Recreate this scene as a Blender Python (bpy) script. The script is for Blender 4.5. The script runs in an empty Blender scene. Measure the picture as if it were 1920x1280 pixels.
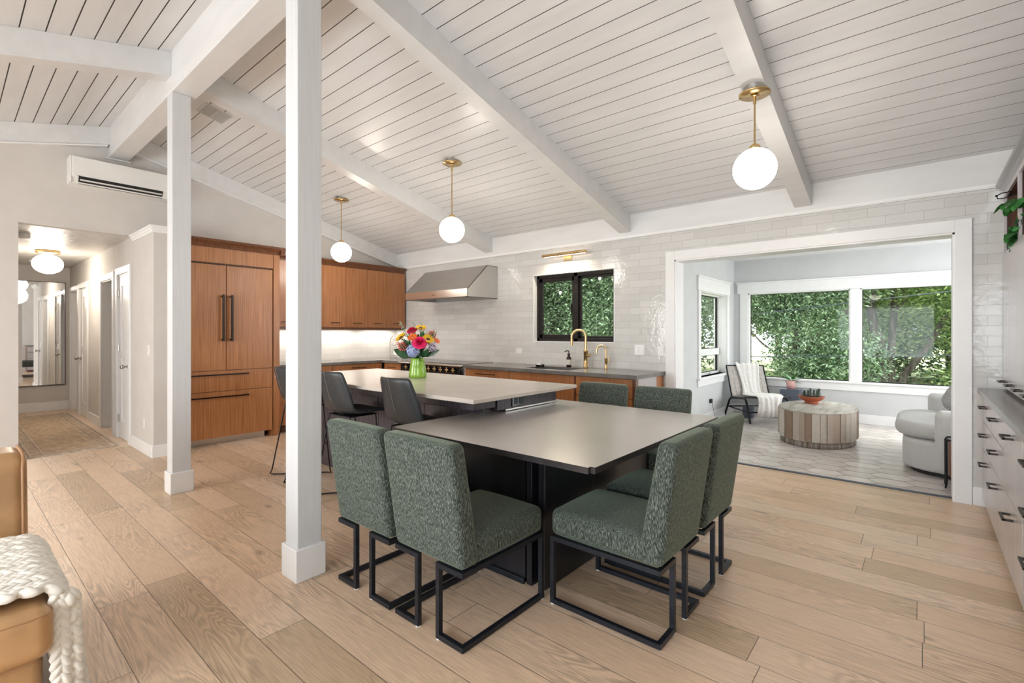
import bpy, bmesh, math, random
from mathutils import Vector, Matrix
random.seed(7)
S = bpy.context.scene
COL = S.collection
PI = math.pi
# ------------------------------------------------------------ camera, world, fill lamps, sun, exposure
CAM_H = 1.34
cd = bpy.data.cameras.new('camera'); cam = bpy.data.objects.new('camera', cd); COL.objects.link(cam)
cam.location = (0, 0, CAM_H); cam.rotation_euler = (PI/2, 0, math.atan(907/1070))
cd.sensor_width = 36; cd.lens = 907/1920*36; cd.shift_y = -16/1920; cd.clip_start = .05; cd.clip_end = 300
S.camera = cam
S.view_settings.view_transform = 'Standard'; S.view_settings.look = 'None'
S.view_settings.gamma = 1; S.view_settings.use_curve_mapping = False
S.view_settings.exposure = 0.70
W = bpy.data.worlds.new('overcast_sky'); S.world = W; W.use_nodes = True
wn = W.node_tree.nodes; wl = W.node_tree.links
bg = wn['Background']; bg.inputs[0].default_value = (.93, .97, 1, 1); bg.inputs[1].default_value = 2.0

def area(name, loc, rot, sx, sy, power, color=(1, 1, 1)):
    l = bpy.data.lights.new(name, 'AREA'); l.shape = 'RECTANGLE'; l.size = sx; l.size_y = sy
    l.energy = power; l.color = color
    o = bpy.data.objects.new(name, l); COL.objects.link(o); o.location = loc; o.rotation_euler = rot
    return o
DAY = (.90, .96, 1)
# added fill lamps, out of view: behind the camera and by the sunroom's right wall
area('rear_fill_light', (-1.0, -3.22, 1.35), (PI/2-.38, 0, 0), 2.6, 1.8, 90, (.84, .93, 1))
area('rear_fill_light', (-4.6, -3.22, 1.35), (PI/2-.38, 0, 0), 2.6, 1.8, 62, (1, .96, .90))
area('sunroom_fill_light', (2.42, 7.1, 1.45), (PI/2-.35, 0, PI/2), 2.6, 1.5, 115, (.97, .98, 1))
sun = bpy.data.lights.new('sun', 'SUN'); sun.energy = 2.6; sun.angle = .6; sun.color = (1, .96, .88)
so = bpy.data.objects.new('sun', sun); COL.objects.link(so); so.rotation_euler = (math.radians(40), 0, math.radians(-150))

# ------------------------------------------------------------ mesh helpers
class MB:
    def __init__(s): s.v = []; s.f = []; s.m = []; s.sm = []
    def add(s, vs, fs, mi=0, smooth=False):
        o = len(s.v); s.v += [tuple(v) for v in vs]
        for f in fs: s.f.append(tuple(i+o for i in f)); s.m.append(mi); s.sm.append(smooth)
        return s
    def box(s, x0, x1, y0, y1, z0, z1, mi=0):
        return s.add([(x0,y0,z0),(x1,y0,z0),(x1,y1,z0),(x0,y1,z0),(x0,y0,z1),(x1,y0,z1),(x1,y1,z1),(x0,y1,z1)],
                     [(0,3,2,1),(4,5,6,7),(0,1,5,4),(1,2,6,5),(2,3,7,6),(3,0,4,7)], mi)
    def rbox(s, x0, x1, y0, y1, z0, z1, r=.004, seg=2, mi=0):
        bm = bmesh.new(); bmesh.ops.create_cube(bm, size=1)
        for v in bm.verts: v.co = Vector(((x0+x1)/2+v.co.x*(x1-x0), (y0+y1)/2+v.co.y*(y1-y0), (z0+z1)/2+v.co.z*(z1-z0)))
        flat = list(bm.faces)
        bmesh.ops.bevel(bm, geom=list(bm.edges), offset=min(r, .49*min(x1-x0, y1-y0, z1-z0)), segments=seg, profile=.5, affect='EDGES')
        return s.addbm(bm, mi, big=6)
    def addbm(s, bm, mi=0, big=0, smooth=True):
        bm.verts.ensure_lookup_table(); bm.normal_update()
        fl = set()
        if big: fl = set(f.index for f in sorted(bm.faces, key=lambda f: -f.calc_area())[:big])
        bm.verts.index_update(); bm.faces.index_update()
        if big: fl = set(f.index for f in sorted(bm.faces, key=lambda f: -f.calc_area())[:big])
        o = len(s.v); s.v += [tuple(v.co) for v in bm.verts]
        for f in bm.faces: s.f.append(tuple(v.index+o for v in f.verts)); s.m.append(mi); s.sm.append(smooth and f.index not in fl)
        bm.free(); return s
    def prism(s, poly, axis, a0, a1, mi=0, smooth=False):
        # poly in the two other axes: axis x -> (y,z); y -> (x,z); z -> (x,y)
        n = len(poly)
        def P(p, a):
            return (a, p[0], p[1]) if axis == 'x' else (p[0], a, p[1]) if axis == 'y' else (p[0], p[1], a)
        vs = [P(p, a0) for p in poly]+[P(p, a1) for p in poly]
        s.add(vs, [tuple(range(n)), tuple(range(2*n-1, n-1, -1))], mi)
        return s.add(vs, [(i, (i+1) % n, (i+1) % n+n, i+n) for i in range(n)], mi, smooth)
    def tube(s, path, r, n=8, mi=0, closed=False, caps=True):
        P = [Vector(p) for p in path]; m = len(P); R = r if isinstance(r, (list, tuple)) else [r]*m
        T = []
        for i in range(m):
            a = P[(i-1) % m] if (closed or i) else P[0]; b = P[(i+1) % m] if (closed or i < m-1) else P[-1]
            T.append((b-a).normalized())
        u = T[0].orthogonal().normalized(); vs = []
        for i in range(m):
            u = (u-T[i]*u.dot(T[i])).normalized(); w = T[i].cross(u)
            for k in range(n):
                a = 2*PI*k/n; vs.append(P[i]+(u*math.cos(a)+w*math.sin(a))*R[i])
        fs = []
        for i in range(m if closed else m-1):
            j = (i+1) % m
            for k in range(n): fs.append((i*n+k, i*n+(k+1) % n, j*n+(k+1) % n, j*n+k))
        s.add(vs, fs, mi, True)
        if caps and not closed: s.add(vs, [tuple(range(n-1, -1, -1)), tuple(range((m-1)*n, m*n))], mi)
        return s
    def cyl(s, p0, p1, r, n=20, mi=0, r1=None): return s.tube([p0, p1], [r, r if r1 is None else r1], n, mi)
    def lathe(s, prof, c=(0, 0, 0), n=28, mi=0, sx=1, sy=1, ripple=0, nr=12):
        vs = []; m = len(prof)
        for r, z in prof:
            for k in range(n):
                a = 2*PI*k/n; rr = r*(1+ripple*math.cos(nr*a)); vs.append((c[0]+rr*math.cos(a)*sx, c[1]+rr*math.sin(a)*sy, c[2]+z))
        fs = [(i*n+k, i*n+(k+1) % n, (i+1)*n+(k+1) % n, (i+1)*n+k) for i in range(m-1) for k in range(n)]
        return s.add(vs, fs, mi, True)
    def disc(s, c, r, n=28, mi=0, up=True, sx=1, sy=1):
        vs = [(c[0]+r*math.cos(2*PI*k/n)*sx, c[1]+r*math.sin(2*PI*k/n)*sy, c[2]) for k in range(n)]
        return s.add(vs, [tuple(range(n)) if up else tuple(range(n-1, -1, -1))], mi)
    def ball(s, c, r, mi=0, n=20, m=12, rot=None):
        r = (r, r, r) if not isinstance(r, (tuple, list)) else r; vs = []
        for i in range(m+1):
            t = PI*i/m
            for k in range(n):
                a = 2*PI*k/n; p = Vector((r[0]*math.sin(t)*math.cos(a), r[1]*math.sin(t)*math.sin(a), r[2]*math.cos(t)))
                if rot is not None: p = rot @ p
                vs.append((c[0]+p.x, c[1]+p.y, c[2]+p.z))
        return s.add(vs, [(i*n+k, (i+1)*n+k, (i+1)*n+(k+1) % n, i*n+(k+1) % n) for i in range(m) for k in range(n)], mi, True)
    def grid(s, pts, mi=0, smooth=True):   # pts[i][j]
        a = len(pts); b = len(pts[0])
        return s.add([p for row in pts for p in row], [(i*b+j, i*b+j+1, (i+1)*b+j+1, (i+1)*b+j) for i in range(a-1) for j in range(b-1)], mi, smooth)
    def sheet(s, pts, t, mi=0):            # thick grid
        a = len(pts); b = len(pts[0]); V = [[Vector(p) for p in row] for row in pts]; N = []
        for i in range(a):
            row = []
            for j in range(b):
                du = V[min(i+1, a-1)][j]-V[max(i-1, 0)][j]; dv = V[i][min(j+1, b-1)]-V[i][max(j-1, 0)]
                row.append(du.cross(dv).normalized())
            N.append(row)
        top = [[V[i][j]+N[i][j]*t/2 for j in range(b)] for i in range(a)]; bot = [[V[i][j]-N[i][j]*t/2 for j in range(b)] for i in range(a)]
        vs = [p for r in top for p in r]+[p for r in bot for p in r]; o = a*b; fs = []
        for i in range(a-1):
            for j in range(b-1):
                fs.append((i*b+j, (i+1)*b+j, (i+1)*b+j+1, i*b+j+1)); fs.append((o+i*b+j, o+i*b+j+1, o+(i+1)*b+j+1, o+(i+1)*b+j))
        for i in range(a-1):
            fs.append((i*b, o+i*b, o+(i+1)*b, (i+1)*b)); j = b-1; fs.append((i*b+j, (i+1)*b+j, o+(i+1)*b+j, o+i*b+j))
        for j in range(b-1):
            fs.append((j, j+1, o+j+1, o+j)); i = (a-1)*b; fs.append((i+j, o+i+j, o+i+j+1, i+j+1))
        return s.add(vs, fs, mi, True)
    def cushion(s, x0, x1, y0, y1, z0, z1, r=.04, bulge=(0, 0, 0), n=12, mi=0, warp=None):
        c = Vector(((x0+x1)/2, (y0+y1)/2, (z0+z1)/2)); h = Vector(((x1-x0)/2, (y1-y0)/2, (z1-z0)/2)); r = min(r, h.x, h.y, h.z)
        def samples(H):
            q = H-r; core = [-q+2*q*i/n for i in range(n+1)] if q > 1e-6 else [0]
            rim = [r*math.tan(PI/4*k/4) for k in (1, 2, 3, 4)]
            return [-q-t for t in reversed(rim)]+core+[q+t for t in rim]
        for ax in range(3):
            for sg in (-1, 1):
                a, b = [(1, 2), (2, 0), (0, 1)][ax]; A = samples(h[a]); B = samples(h[b]); rows = []
                for u in (A if sg > 0 else A[::-1]):
                    row = []
                    for v in B:
                        p = Vector((0, 0, 0)); p[ax] = sg*h[ax]; p[a] = u; p[b] = v
                        q = Vector([max(-(h[i]-r), min(h[i]-r, p[i])) for i in range(3)]); d = p-q
                        if d.length > 0: p = q+d.normalized()*r
                        e = [1-(p[i]/h[i])**2 for i in range(3)]
                        k = Vector((0, 0, 0))
                        for i in range(3):
                            o = [j for j in range(3) if j != i]; k[i] = bulge[i]*e[o[0]]*e[o[1]]*(p[i]/h[i])
                        p = c+p+k
                        if warp: p = Vector(warp(p))
                        row.append(p)
                    rows.append(row)
                s.grid(rows, mi)
        bm = bmesh.new()   # weld is done in build
        bm.free(); s.weld = True
        return s
    def build(s, name, mat, parent=None, weld=False, bevel=0):
        L = org(parent); me = bpy.data.meshes.new(name)
        me.from_pydata([(v[0]-L[0], v[1]-L[1], v[2]-L[2]) for v in s.v], [], s.f)
        for m in (mat if isinstance(mat, (list, tuple)) else [mat]): me.materials.append(m)
        me.polygons.foreach_set('material_index', s.m); me.polygons.foreach_set('use_smooth', s.sm)
        if weld or getattr(s, 'weld', False):
            bm = bmesh.new(); bm.from_mesh(me); bmesh.ops.remove_doubles(bm, verts=bm.verts, dist=1e-5); bm.to_mesh(me); bm.free()
        me.update()
        o = bpy.data.objects.new(name, me); COL.objects.link(o)
        if parent: o.parent = parent
        return o
def org(p):
    L = Vector((0, 0, 0))
    while p is not None: L += p.location; p = p.parent
    return L
def thing(name, label, cat, loc=(0, 0, 0), group=None):
    o = bpy.data.objects.new(name, None); COL.objects.link(o); o.location = loc; o.empty_display_size = .05
    return tag(o, label, cat, group)
def tag(o, label, cat, group=None, kind=None):
    o['label'] = label; o['category'] = cat
    if group: o['group'] = group
    if kind: o['kind'] = kind
    return o
def struct(o): o['kind'] = 'structure'; return o
def dup(root, loc, rz, label, group=None):
    r = root.copy(); COL.objects.link(r); r.location = loc; r.rotation_euler = (0, 0, rz); r['label'] = label
    if group: r['group'] = group
    for ch in list(root.children):
        c = ch.copy(); COL.objects.link(c); c.parent = r
        for g in ch.children:
            d = g.copy(); COL.objects.link(d); d.parent = c
    return r

# ------------------------------------------------------------ materials
def newmat(name):
    m = bpy.data.materials.new(name); m.use_nodes = True; nt = m.node_tree; return m, nt, nt.nodes['Principled BSDF']
def nd(nt, t, **k):
    n = nt.nodes.new(t)
    for a, b in k.items(): setattr(n, a, b)
    return n
def setp(b, color=None, rough=None, metal=None, spec=None, coat=None, coatr=None, sheen=None, trans=None, emis=None, es=None, sss=None):
    I = b.inputs
    if color is not None: I['Base Color'].default_value = (*color, 1)
    if rough is not None: I['Roughness'].default_value = rough
    if metal is not None: I['Metallic'].default_value = metal
    if spec is not None: I['Specular IOR Level'].default_value = spec
    if coat is not None: I['Coat Weight'].default_value = coat
    if coatr is not None: I['Coat Roughness'].default_value = coatr
    if sheen is not None: I['Sheen Weight'].default_value = sheen; I['Sheen Roughness'].default_value = .4
    if trans is not None: I['Transmission Weight'].default_value = trans
    if emis is not None: I['Emission Color'].default_value = (*emis, 1)
    if es is not None: I['Emission Strength'].default_value = es
def noisecol(nt, b, c1, c2, scale, detail=4, coord='Object', lo=.35, hi=.65, bump=0, bscale=None, dist=0, to='Base Color'):
    tc = nd(nt, 'ShaderNodeTexCoord'); mp = nd(nt, 'ShaderNodeMapping'); nt.links.new(tc.outputs[coord], mp.inputs[0])
    mp.inputs['Scale'].default_value = scale if isinstance(scale, tuple) else (scale,)*3
    no = nd(nt, 'ShaderNodeTexNoise'); no.inputs['Scale'].default_value = 1; no.inputs['Detail'].default_value = detail; no.inputs['Distortion'].default_value = dist
    nt.links.new(mp.outputs[0], no.inputs[0])
    cr = nd(nt, 'ShaderNodeValToRGB'); cr.color_ramp.elements[0].position = lo; cr.color_ramp.elements[1].position = hi
    cr.color_ramp.elements[0].color = (*c1, 1); cr.color_ramp.elements[1].color = (*c2, 1)
    nt.links.new(no.outputs[0], cr.inputs[0]); nt.links.new(cr.outputs[0], b.inputs[to])
    if bump:
        bp = nd(nt, 'ShaderNodeBump'); bp.inputs['Strength'].default_value = bump; bp.inputs['Distance'].default_value = bscale or .002
        nt.links.new(no.outputs[0], bp.inputs['Height']); nt.links.new(bp.outputs[0], b.inputs['Normal'])
    return cr
def plain(name, c, rough=.5, var=.06, scale=6, bump=0, bscale=None, **k):
    m, nt, b = newmat(name); setp(b, rough=rough, **k)
    c2 = tuple(min(1, x*(1+var)) for x in c); c1 = tuple(x*(1-var) for x in c)
    noisecol(nt, b, c1, c2, scale, 3, bump=bump, bscale=bscale); return m
M = {}
M['white_paint'] = plain('white_painted_wood', (.73, .735, .735), .35, .03, (2, 9, 9), bump=.15)
M['post_paint'] = plain('white_painted_post', (.66, .67, .68), .45, .03, (60, 60, 3), bump=.35, bscale=.002)
M['ceil_paint'] = plain('white_ceiling_paint', (.735, .74, .745), .30, .03, (2, 12, 12), bump=.12)
M['gap'] = plain('dark_gap', (.10, .09, .08), .8)
M['wall'] = plain('greige_wall_paint', (.63, .60, .57), .75, .02, 5, bump=.05)
M['wall_sun'] = plain('pale_grey_wall_paint', (.60, .61, .615), .75, .02, 5)
M['trim'] = plain('white_trim_paint', (.84, .84, .84), .35, .015, 8)
M['hall_ceil'] = plain('textured_hall_ceiling', (.62, .60, .57), .4, .05, 14, bump=.8, bscale=.012)
M['ceil_flat'] = plain('flat_white_ceiling', (.82, .83, .84), .6, .02, 6)
M['black_metal'] = plain('black_metal', (.012, .013, .016), .38, .2, 30, metal=.6)
M['navy_metal'] = plain('blue_black_steel', (.022, .026, .036), .36, .15, 30, metal=.5)
M['bronze'] = plain('dark_bronze_frame', (.012, .009, .008), .5, .2, 20, spec=.25)
M['handle'] = plain('dark_bronze_handle', (.035, .028, .024), .35, .2, 30, metal=.8)
M['brass'] = plain('brushed_brass', (.66, .48, .24), .28, .08, (40, 40, 8), metal=1)
M['steel'] = plain('brushed_stainless', (.62, .60, .57), .28, .06, (3, 80, 80), metal=1)
M['chrome'] = plain('satin_nickel', (.45, .44, .42), .25, .08, 30, metal=1)
M['white_plastic'] = plain('white_plastic', (.82, .82, .80), .35, .02)
M['rubber'] = plain('black_rubber', (.015, .015, .015), .6)
M['glide'] = plain('pale_felt_glide', (.7, .7, .68), .7)
M['stone_dark'] = plain('dark_honed_stone', (.47, .435, .405), .30, .04, 3, coat=.7, coatr=.24, spec=.6)  # base lightened to carry the tabletop's gloss
M['stone_edge'] = plain('shaded_stone_edge', (.035, .032, .034), .3, .1, 20)  # same stone as the top, darkened to stand for its edge shade
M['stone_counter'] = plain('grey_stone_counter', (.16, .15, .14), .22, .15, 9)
M['stone_light'] = plain('light_stone_island_top', (.62, .56, .50), .22, .03, 5)
M['dark_wood'] = plain('dark_espresso_wood', (.045, .032, .038), .38, .25, (30, 30, 2))
M['black_panel'] = plain('black_table_panel', (.012, .012, .016), .35, .2, (20, 20, 2))
M['black_leather'] = plain('charcoal_leather', (.030, .034, .038), .36, .12, 60, bump=.25, bscale=.001)
M['seam'] = plain('light_thread', (.35, .33, .30), .7)
M['tan_leather'] = plain('tan_leather', (.50, .29, .135), .30, .22, 5, bump=.3, bscale=.004)
M['piping'] = plain('tan_piping', (.42, .22, .10), .35, .1)
M['knit'] = plain('cream_chunky_wool', (.88, .84, .76), .9, .06, 30, sheen=.4, bump=.6, bscale=.004)
M['throw'] = plain('cream_throw', (.72, .70, .67), .9, .10, 60, bump=.6, bscale=.004)
M['sofa'] = plain('pale_grey_boucle', (.50, .49, .475), .95, .10, 220, sheen=.3, bump=.6, bscale=.003)
M['pillow'] = plain('grey_tweed', (.32, .31, .30), .95, .45, 160, bump=.6, bscale=.003)
M['strap'] = plain('taupe_webbing', (.46, .43, .40), .8, .10, 40)
M['slate'] = plain('slate_metal', (.075, .09, .12), .5, .08, 8)
M['terra'] = plain('terracotta', (.38, .085, .035), .5, .15, 10)
M['pinkpot'] = plain('pink_ceramic', (.62, .36, .33), .45, .06)
M['soil'] = plain('potting_soil', (.03, .02, .014), .95, .4, 60, bump=1, bscale=.01)
M['leaf'] = plain('glossy_leaf', (.035, .17, .035), .35, .4, 20)
M['leaf_dark'] = plain('dark_leaf', (.02, .085, .025), .35, .35, 20)
M['succulent'] = plain('grey_green_succulent', (.12, .16, .12), .5, .35, 30)
M['tileback'] = plain('shadow_line', (.2, .2, .2), .8)
M['mirror'] = plain('mirror_silver', (.92, .93, .93), .02, 0, metal=1)
M['soapglass'] = plain('dark_amber_glass', (.02, .012, .008), .1, .1)
M['label'] = plain('cream_label', (.75, .72, .65), .6)
M['blackglass'] = plain('black_glass', (.012, .012, .014), .08, .05)
M['brown_leather'] = plain('brown_saddle_leather', (.16, .065, .035), .45, .15, 20)
M['interior'] = plain('dark_cabinet_inside', (.10, .035, .015), .5, .3, (30, 30, 2))
def emit(name, c, s):
    m, nt, b = newmat(name); setp(b, color=(.9, .9, .9), rough=.3, emis=c, es=s)
    noisecol(nt, b, tuple(x*.97 for x in c), c, 3, to='Emission Color'); return m
M['globe'] = emit('lit_opal_glass', (1, .93, .84), 5.0)
M['ledwarm'] = emit('warm_led', (1, .86, .70), 5)
M['ledday'] = emit('daylight_disc', (1, .95, .88), 1.6)
M['ledspot'] = emit('recessed_led', (1, .97, .92), 5)

def wood(name, c1, c2, rough=.35, coat=.25, axis='z', f=55, spec=.5):
    m, nt, b = newmat(name); setp(b, rough=rough, coat=coat, coatr=.25, spec=spec)
    sc = {'z': (f, f, 2.2), 'y': (f, 2.2, f), 'x': (2.2, f, f)}[axis]
    cr = noisecol(nt, b, c1, c2, sc, 6, bump=.08, dist=.3)
    # broad board-to-board drift
    tc = nd(nt, 'ShaderNodeTexCoord'); n2 = nd(nt, 'ShaderNodeTexNoise'); n2.inputs['Scale'].default_value = 2.2
    nt.links.new(tc.outputs['Object'], n2.inputs[0]); mr = nd(nt, 'ShaderNodeMapRange'); mr.inputs[3].default_value = .82; mr.inputs[4].default_value = 1.18
    nt.links.new(n2.outputs[0], mr.inputs[0]); mx = nd(nt, 'ShaderNodeVectorMath', operation='SCALE')
    nt.links.new(cr.outputs[0], mx.inputs[0]); nt.links.new(mr.outputs[0], mx.inputs['Scale']); nt.links.new(mx.outputs[0], b.inputs['Base Color'])
    return m
M['walnut'] = wood('warm_walnut_veneer', (.30, .115, .040), (.44, .19, .072), f=90)
M['walnut_dark'] = wood('dark_walnut_molding', (.09, .030, .012), (.17, .062, .022))
M['mauve_wood'] = wood('sheen_tinted_veneer', (.42, .385, .39), (.52, .48, .485), .28, .6)  # lilac-grey base has the window sheen on brown wood mixed in
M['crown_wood'] = wood('dark_walnut_crown', (.045, .028, .02), (.09, .06, .045), .28, .6, 'y')
M['isl_wood'] = wood('espresso_veneer', (.035, .026, .034), (.075, .058, .07), .4, .3)
M['trunk'] = wood('tree_bark', (.07, .058, .048), (.26, .215, .18), .9, 0, 'z', 14)
M['driftwood'] = wood('weathered_driftwood', (.16, .115, .085), (.46, .41, .36), .7, 0, 'z', 26)

def mk_floor():
    m, nt, b = newmat('oak_plank_floor'); L = nt.links.new
    geo = nd(nt, 'ShaderNodeNewGeometry'); sep = nd(nt, 'ShaderNodeSeparateXYZ'); L(geo.outputs['Position'], sep.inputs[0])
    def mth(op, a, bb=None, c=None):
        n = nd(nt, 'ShaderNodeMath', operation=op)
        for i, v in enumerate((a, bb, c)):
            if v is None: continue
            if isinstance(v, (int, float)): n.inputs[i].default_value = v
            else: L(v, n.inputs[i])
        return n.outputs[0]
    W_, Ln = .205, 1.55
    yy = mth('DIVIDE', mth('ADD', sep.outputs['Y'], .125), W_); row = mth('FLOOR', yy); fy = mth('FRACT', yy)
    wn1 = nd(nt, 'ShaderNodeTexWhiteNoise', noise_dimensions='1D'); L(row, wn1.inputs['W'])
    xx = mth('DIVIDE', mth('ADD', sep.outputs['X'], mth('MULTIPLY', wn1.outputs[0], 9.7)), Ln)
    col = mth('FLOOR', xx); fx = mth('FRACT', xx)
    cmb = nd(nt, 'ShaderNodeCombineXYZ'); L(row, cmb.inputs[0]); L(col, cmb.inputs[1])
    wn2 = nd(nt, 'ShaderNodeTexWhiteNoise', noise_dimensions='3D'); L(cmb.outputs[0], wn2.inputs['Vector'])
    # gap mask
    gy = mth('MULTIPLY', mth('MINIMUM', fy, mth('SUBTRACT', 1, fy)), W_); gx = mth('MULTIPLY', mth('MINIMUM', fx, mth('SUBTRACT', 1, fx)), Ln)
    g = mth('MINIMUM', gy, gx); gm = nd(nt, 'ShaderNodeMapRange'); L(g, gm.inputs[0]); gm.inputs[1].default_value = .0005; gm.inputs[2].default_value = .0022
    # grain coords: per-plank shifted, stretched along x
    off = nd(nt, 'ShaderNodeVectorMath', operation='SCALE'); L(wn2.outputs['Color'], off.inputs[0]); off.inputs['Scale'].default_value = 37
    add = nd(nt, 'ShaderNodeVectorMath', operation='ADD'); L(geo.outputs['Position'], add.inputs[0]); L(off.outputs[0], add.inputs[1])
    mp = nd(nt, 'ShaderNodeMapping'); mp.inputs['Scale'].default_value = (1.1, 7.5, 1); L(add.outputs[0], mp.inputs[0])
    n1 = nd(nt, 'ShaderNodeTexNoise'); n1.inputs['Scale'].default_value = 1.0; n1.inputs['Detail'].default_value = 2; n1.inputs['Distortion'].default_value = .8; L(mp.outputs[0], n1.inputs[0])
    rings = mth('FRACT', mth('MULTIPLY', n1.outputs[0], 17)); tri = mth('ABSOLUTE', mth('SUBTRACT', rings, .5))  # 0..0.5 cathedral figure
    mp2 = nd(nt, 'ShaderNodeMapping'); mp2.inputs['Scale'].default_value = (9, 190, 1); L(add.outputs[0], mp2.inputs[0])
    n2 = nd(nt, 'ShaderNodeTexNoise'); n2.inputs['Scale'].default_value = 1; n2.inputs['Detail'].default_value = 4; L(mp2.outputs[0], n2.inputs[0])
    n3 = nd(nt, 'ShaderNodeTexNoise'); n3.inputs['Scale'].default_value = 1.7; n3.inputs['Detail'].default_value = 2; L(add.outputs[0], n3.inputs[0])
    # plank base colour
    cr = nd(nt, 'ShaderNodeValToRGB'); e = cr.color_ramp.elements; e[0].position = 0; e[0].color = (.58, .42, .275, 1); e[1].position = 1; e[1].color = (.82, .64, .485, 1)
    x = e.new(.35); x.color = (.74, .535, .37, 1); x = e.new(.7); x.color = (.77, .565, .40, 1)
    L(wn2.outputs['Value'], cr.inputs[0])
    fig = nd(nt, 'ShaderNodeMapRange'); L(tri, fig.inputs[0]); fig.inputs[1].default_value = .05; fig.inputs[2].default_value = .42; fig.inputs[3].default_value = .70; fig.inputs[4].default_value = 1.08
    # figure strong only on some planks / patches
    wf = nd(nt, 'ShaderNodeMapRange'); L(n3.outputs[0], wf.inputs[0]); wf.inputs[1].default_value = .42; wf.inputs[2].default_value = .62
    figm = mth('ADD', mth('MULTIPLY', fig.outputs[0], wf.outputs[0]), mth('SUBTRACT', 1, wf.outputs[0]))
    fine = nd(nt, 'ShaderNodeMapRange'); L(n2.outputs[0], fine.inputs[0]); fine.inputs[1].default_value = .35; fine.inputs[2].default_value = .6; fine.inputs[3].default_value = .84; fine.inputs[4].default_value = 1.06
    # knots
    vor = nd(nt, 'ShaderNodeTexVoronoi'); vor.inputs['Scale'].default_value = 1.0; mpv = nd(nt, 'ShaderNodeMapping'); mpv.inputs['Scale'].default_value = (1.5, 3.4, 1); L(add.outputs[0], mpv.inputs[0]); L(mpv.outputs[0], vor.inputs['Vector'])
    kn = nd(nt, 'ShaderNodeMapRange'); L(vor.outputs['Distance'], kn.inputs[0]); kn.inputs[1].default_value = .02; kn.inputs[2].default_value = .10; kn.inputs[3].default_value = .42; kn.inputs[4].default_value = 1
    fac = mth('MULTIPLY', mth('MULTIPLY', figm, fine.outputs[0]), mth('MULTIPLY', kn.outputs[0], gm.outputs[0]))
    fac2 = mth('ADD', mth('MULTIPLY', fac, .9), .1)
    mul = nd(nt, 'ShaderNodeVectorMath', operation='SCALE'); L(cr.outputs[0], mul.inputs[0]); L(fac2, mul.inputs['Scale']); L(mul.outputs[0], b.inputs['Base Color'])
    bp = nd(nt, 'ShaderNodeBump'); bp.inputs['Strength'].default_value = .35; bp.inputs['Distance'].default_value = .002; L(fac, bp.inputs['Height']); L(bp.outputs[0], b.inputs['Normal'])
    setp(b, rough=.34, spec=.5); return m
M['floor'] = mk_floor()

def mk_tile(name, axis):
    m, nt, b = newmat(name); L = nt.links.new
    geo = nd(nt, 'ShaderNodeNewGeometry'); sep = nd(nt, 'ShaderNodeSeparateXYZ'); L(geo.outputs['Position'], sep.inputs[0])
    cmb = nd(nt, 'ShaderNodeCombineXYZ'); L(sep.outputs[axis], cmb.inputs[0]); L(sep.outputs['Z'], cmb.inputs[1])
    mp = nd(nt, 'ShaderNodeMapping'); mp.inputs['Location'].default_value = (.238, .026, 0); L(cmb.outputs[0], mp.inputs[0])
    br = nd(nt, 'ShaderNodeTexBrick'); br.offset = .5; br.inputs['Scale'].default_value = 1; br.inputs['Brick Width'].default_value = .2495; br.inputs['Row Height'].default_value = .079
    br.inputs['Mortar Size'].default_value = .0013; br.inputs['Mortar Smooth'].default_value = .3
    br.inputs['Color1'].default_value = (.59, .585, .565, 1); br.inputs['Color2'].default_value = (.66, .655, .64, 1); br.inputs['Mortar'].default_value = (.44, .42, .39, 1)
    L(mp.outputs[0], br.inputs[0]); L(br.outputs[0], b.inputs['Base Color'])
    no = nd(nt, 'ShaderNodeTexNoise'); no.inputs['Scale'].default_value = 26; no.inputs['Detail'].default_value = 1; L(geo.outputs['Position'], no.inputs[0])
    # each tile tipped a little: random height ramp from the brick id colour
    b1 = nd(nt, 'ShaderNodeBump'); b1.inputs['Strength'].default_value = .35; b1.inputs['Distance'].default_value = .004; L(no.outputs[0], b1.inputs['Height'])
    b2 = nd(nt, 'ShaderNodeBump', invert=True); b2.inputs['Strength'].default_value = .5; b2.inputs['Distance'].default_value = .002; L(br.outputs['Fac'], b2.inputs['Height']); L(b1.outputs[0], b2.inputs['Normal']); L(b2.outputs[0], b.inputs['Normal'])
    setp(b, rough=.10, spec=.5); return m
M['tile_x'] = mk_tile('white_handmade_tile', 'X'); M['tile_y'] = mk_tile('white_handmade_tile_side', 'Y')
def mk_island_random(name, c1, c2, rough, spec=.4, noise=None):
    m, nt, b = newmat(name); geo = nd(nt, 'ShaderNodeNewGeometry'); cr = nd(nt, 'ShaderNodeValToRGB')
    cr.color_ramp.elements[0].color = (*c1, 1); cr.color_ramp.elements[1].color = (*c2, 1)
    nt.links.new(geo.outputs['Random Per Island'], cr.inputs[0])
    no = nd(nt, 'ShaderNodeTexNoise'); no.inputs['Scale'].default_value = noise or 8; nt.links.new(geo.outputs['Position'], no.inputs[0])
    mr = nd(nt, 'ShaderNodeMapRange'); mr.inputs[3].default_value = .85; mr.inputs[4].default_value = 1.15; nt.links.new(no.outputs[0], mr.inputs[0])
    mx = nd(nt, 'ShaderNodeVectorMath', operation='SCALE'); nt.links.new(cr.outputs[0], mx.inputs[0]); nt.links.new(mr.outputs[0], mx.inputs['Scale']); nt.links.new(mx.outputs[0], b.inputs['Base Color'])
    setp(b, rough=rough, spec=spec); return m
M['hex'] = mk_island_random('taupe_picket_tile', (.58, .52, .475), (.72, .66, .615), .20)
M['foliage_a'] = mk_island_random('green_foliage', (.025, .085, .025), (.52, .68, .42), .5, .5, 3)
M['foliage_b'] = mk_island_random('bright_green_foliage', (.08, .18, .03), (.70, .84, .38), .5, .5, 3)
M['foliage_c'] = mk_island_random('deep_green_foliage', (.015, .055, .018), (.42, .56, .34), .5, .5, 3)
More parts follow.
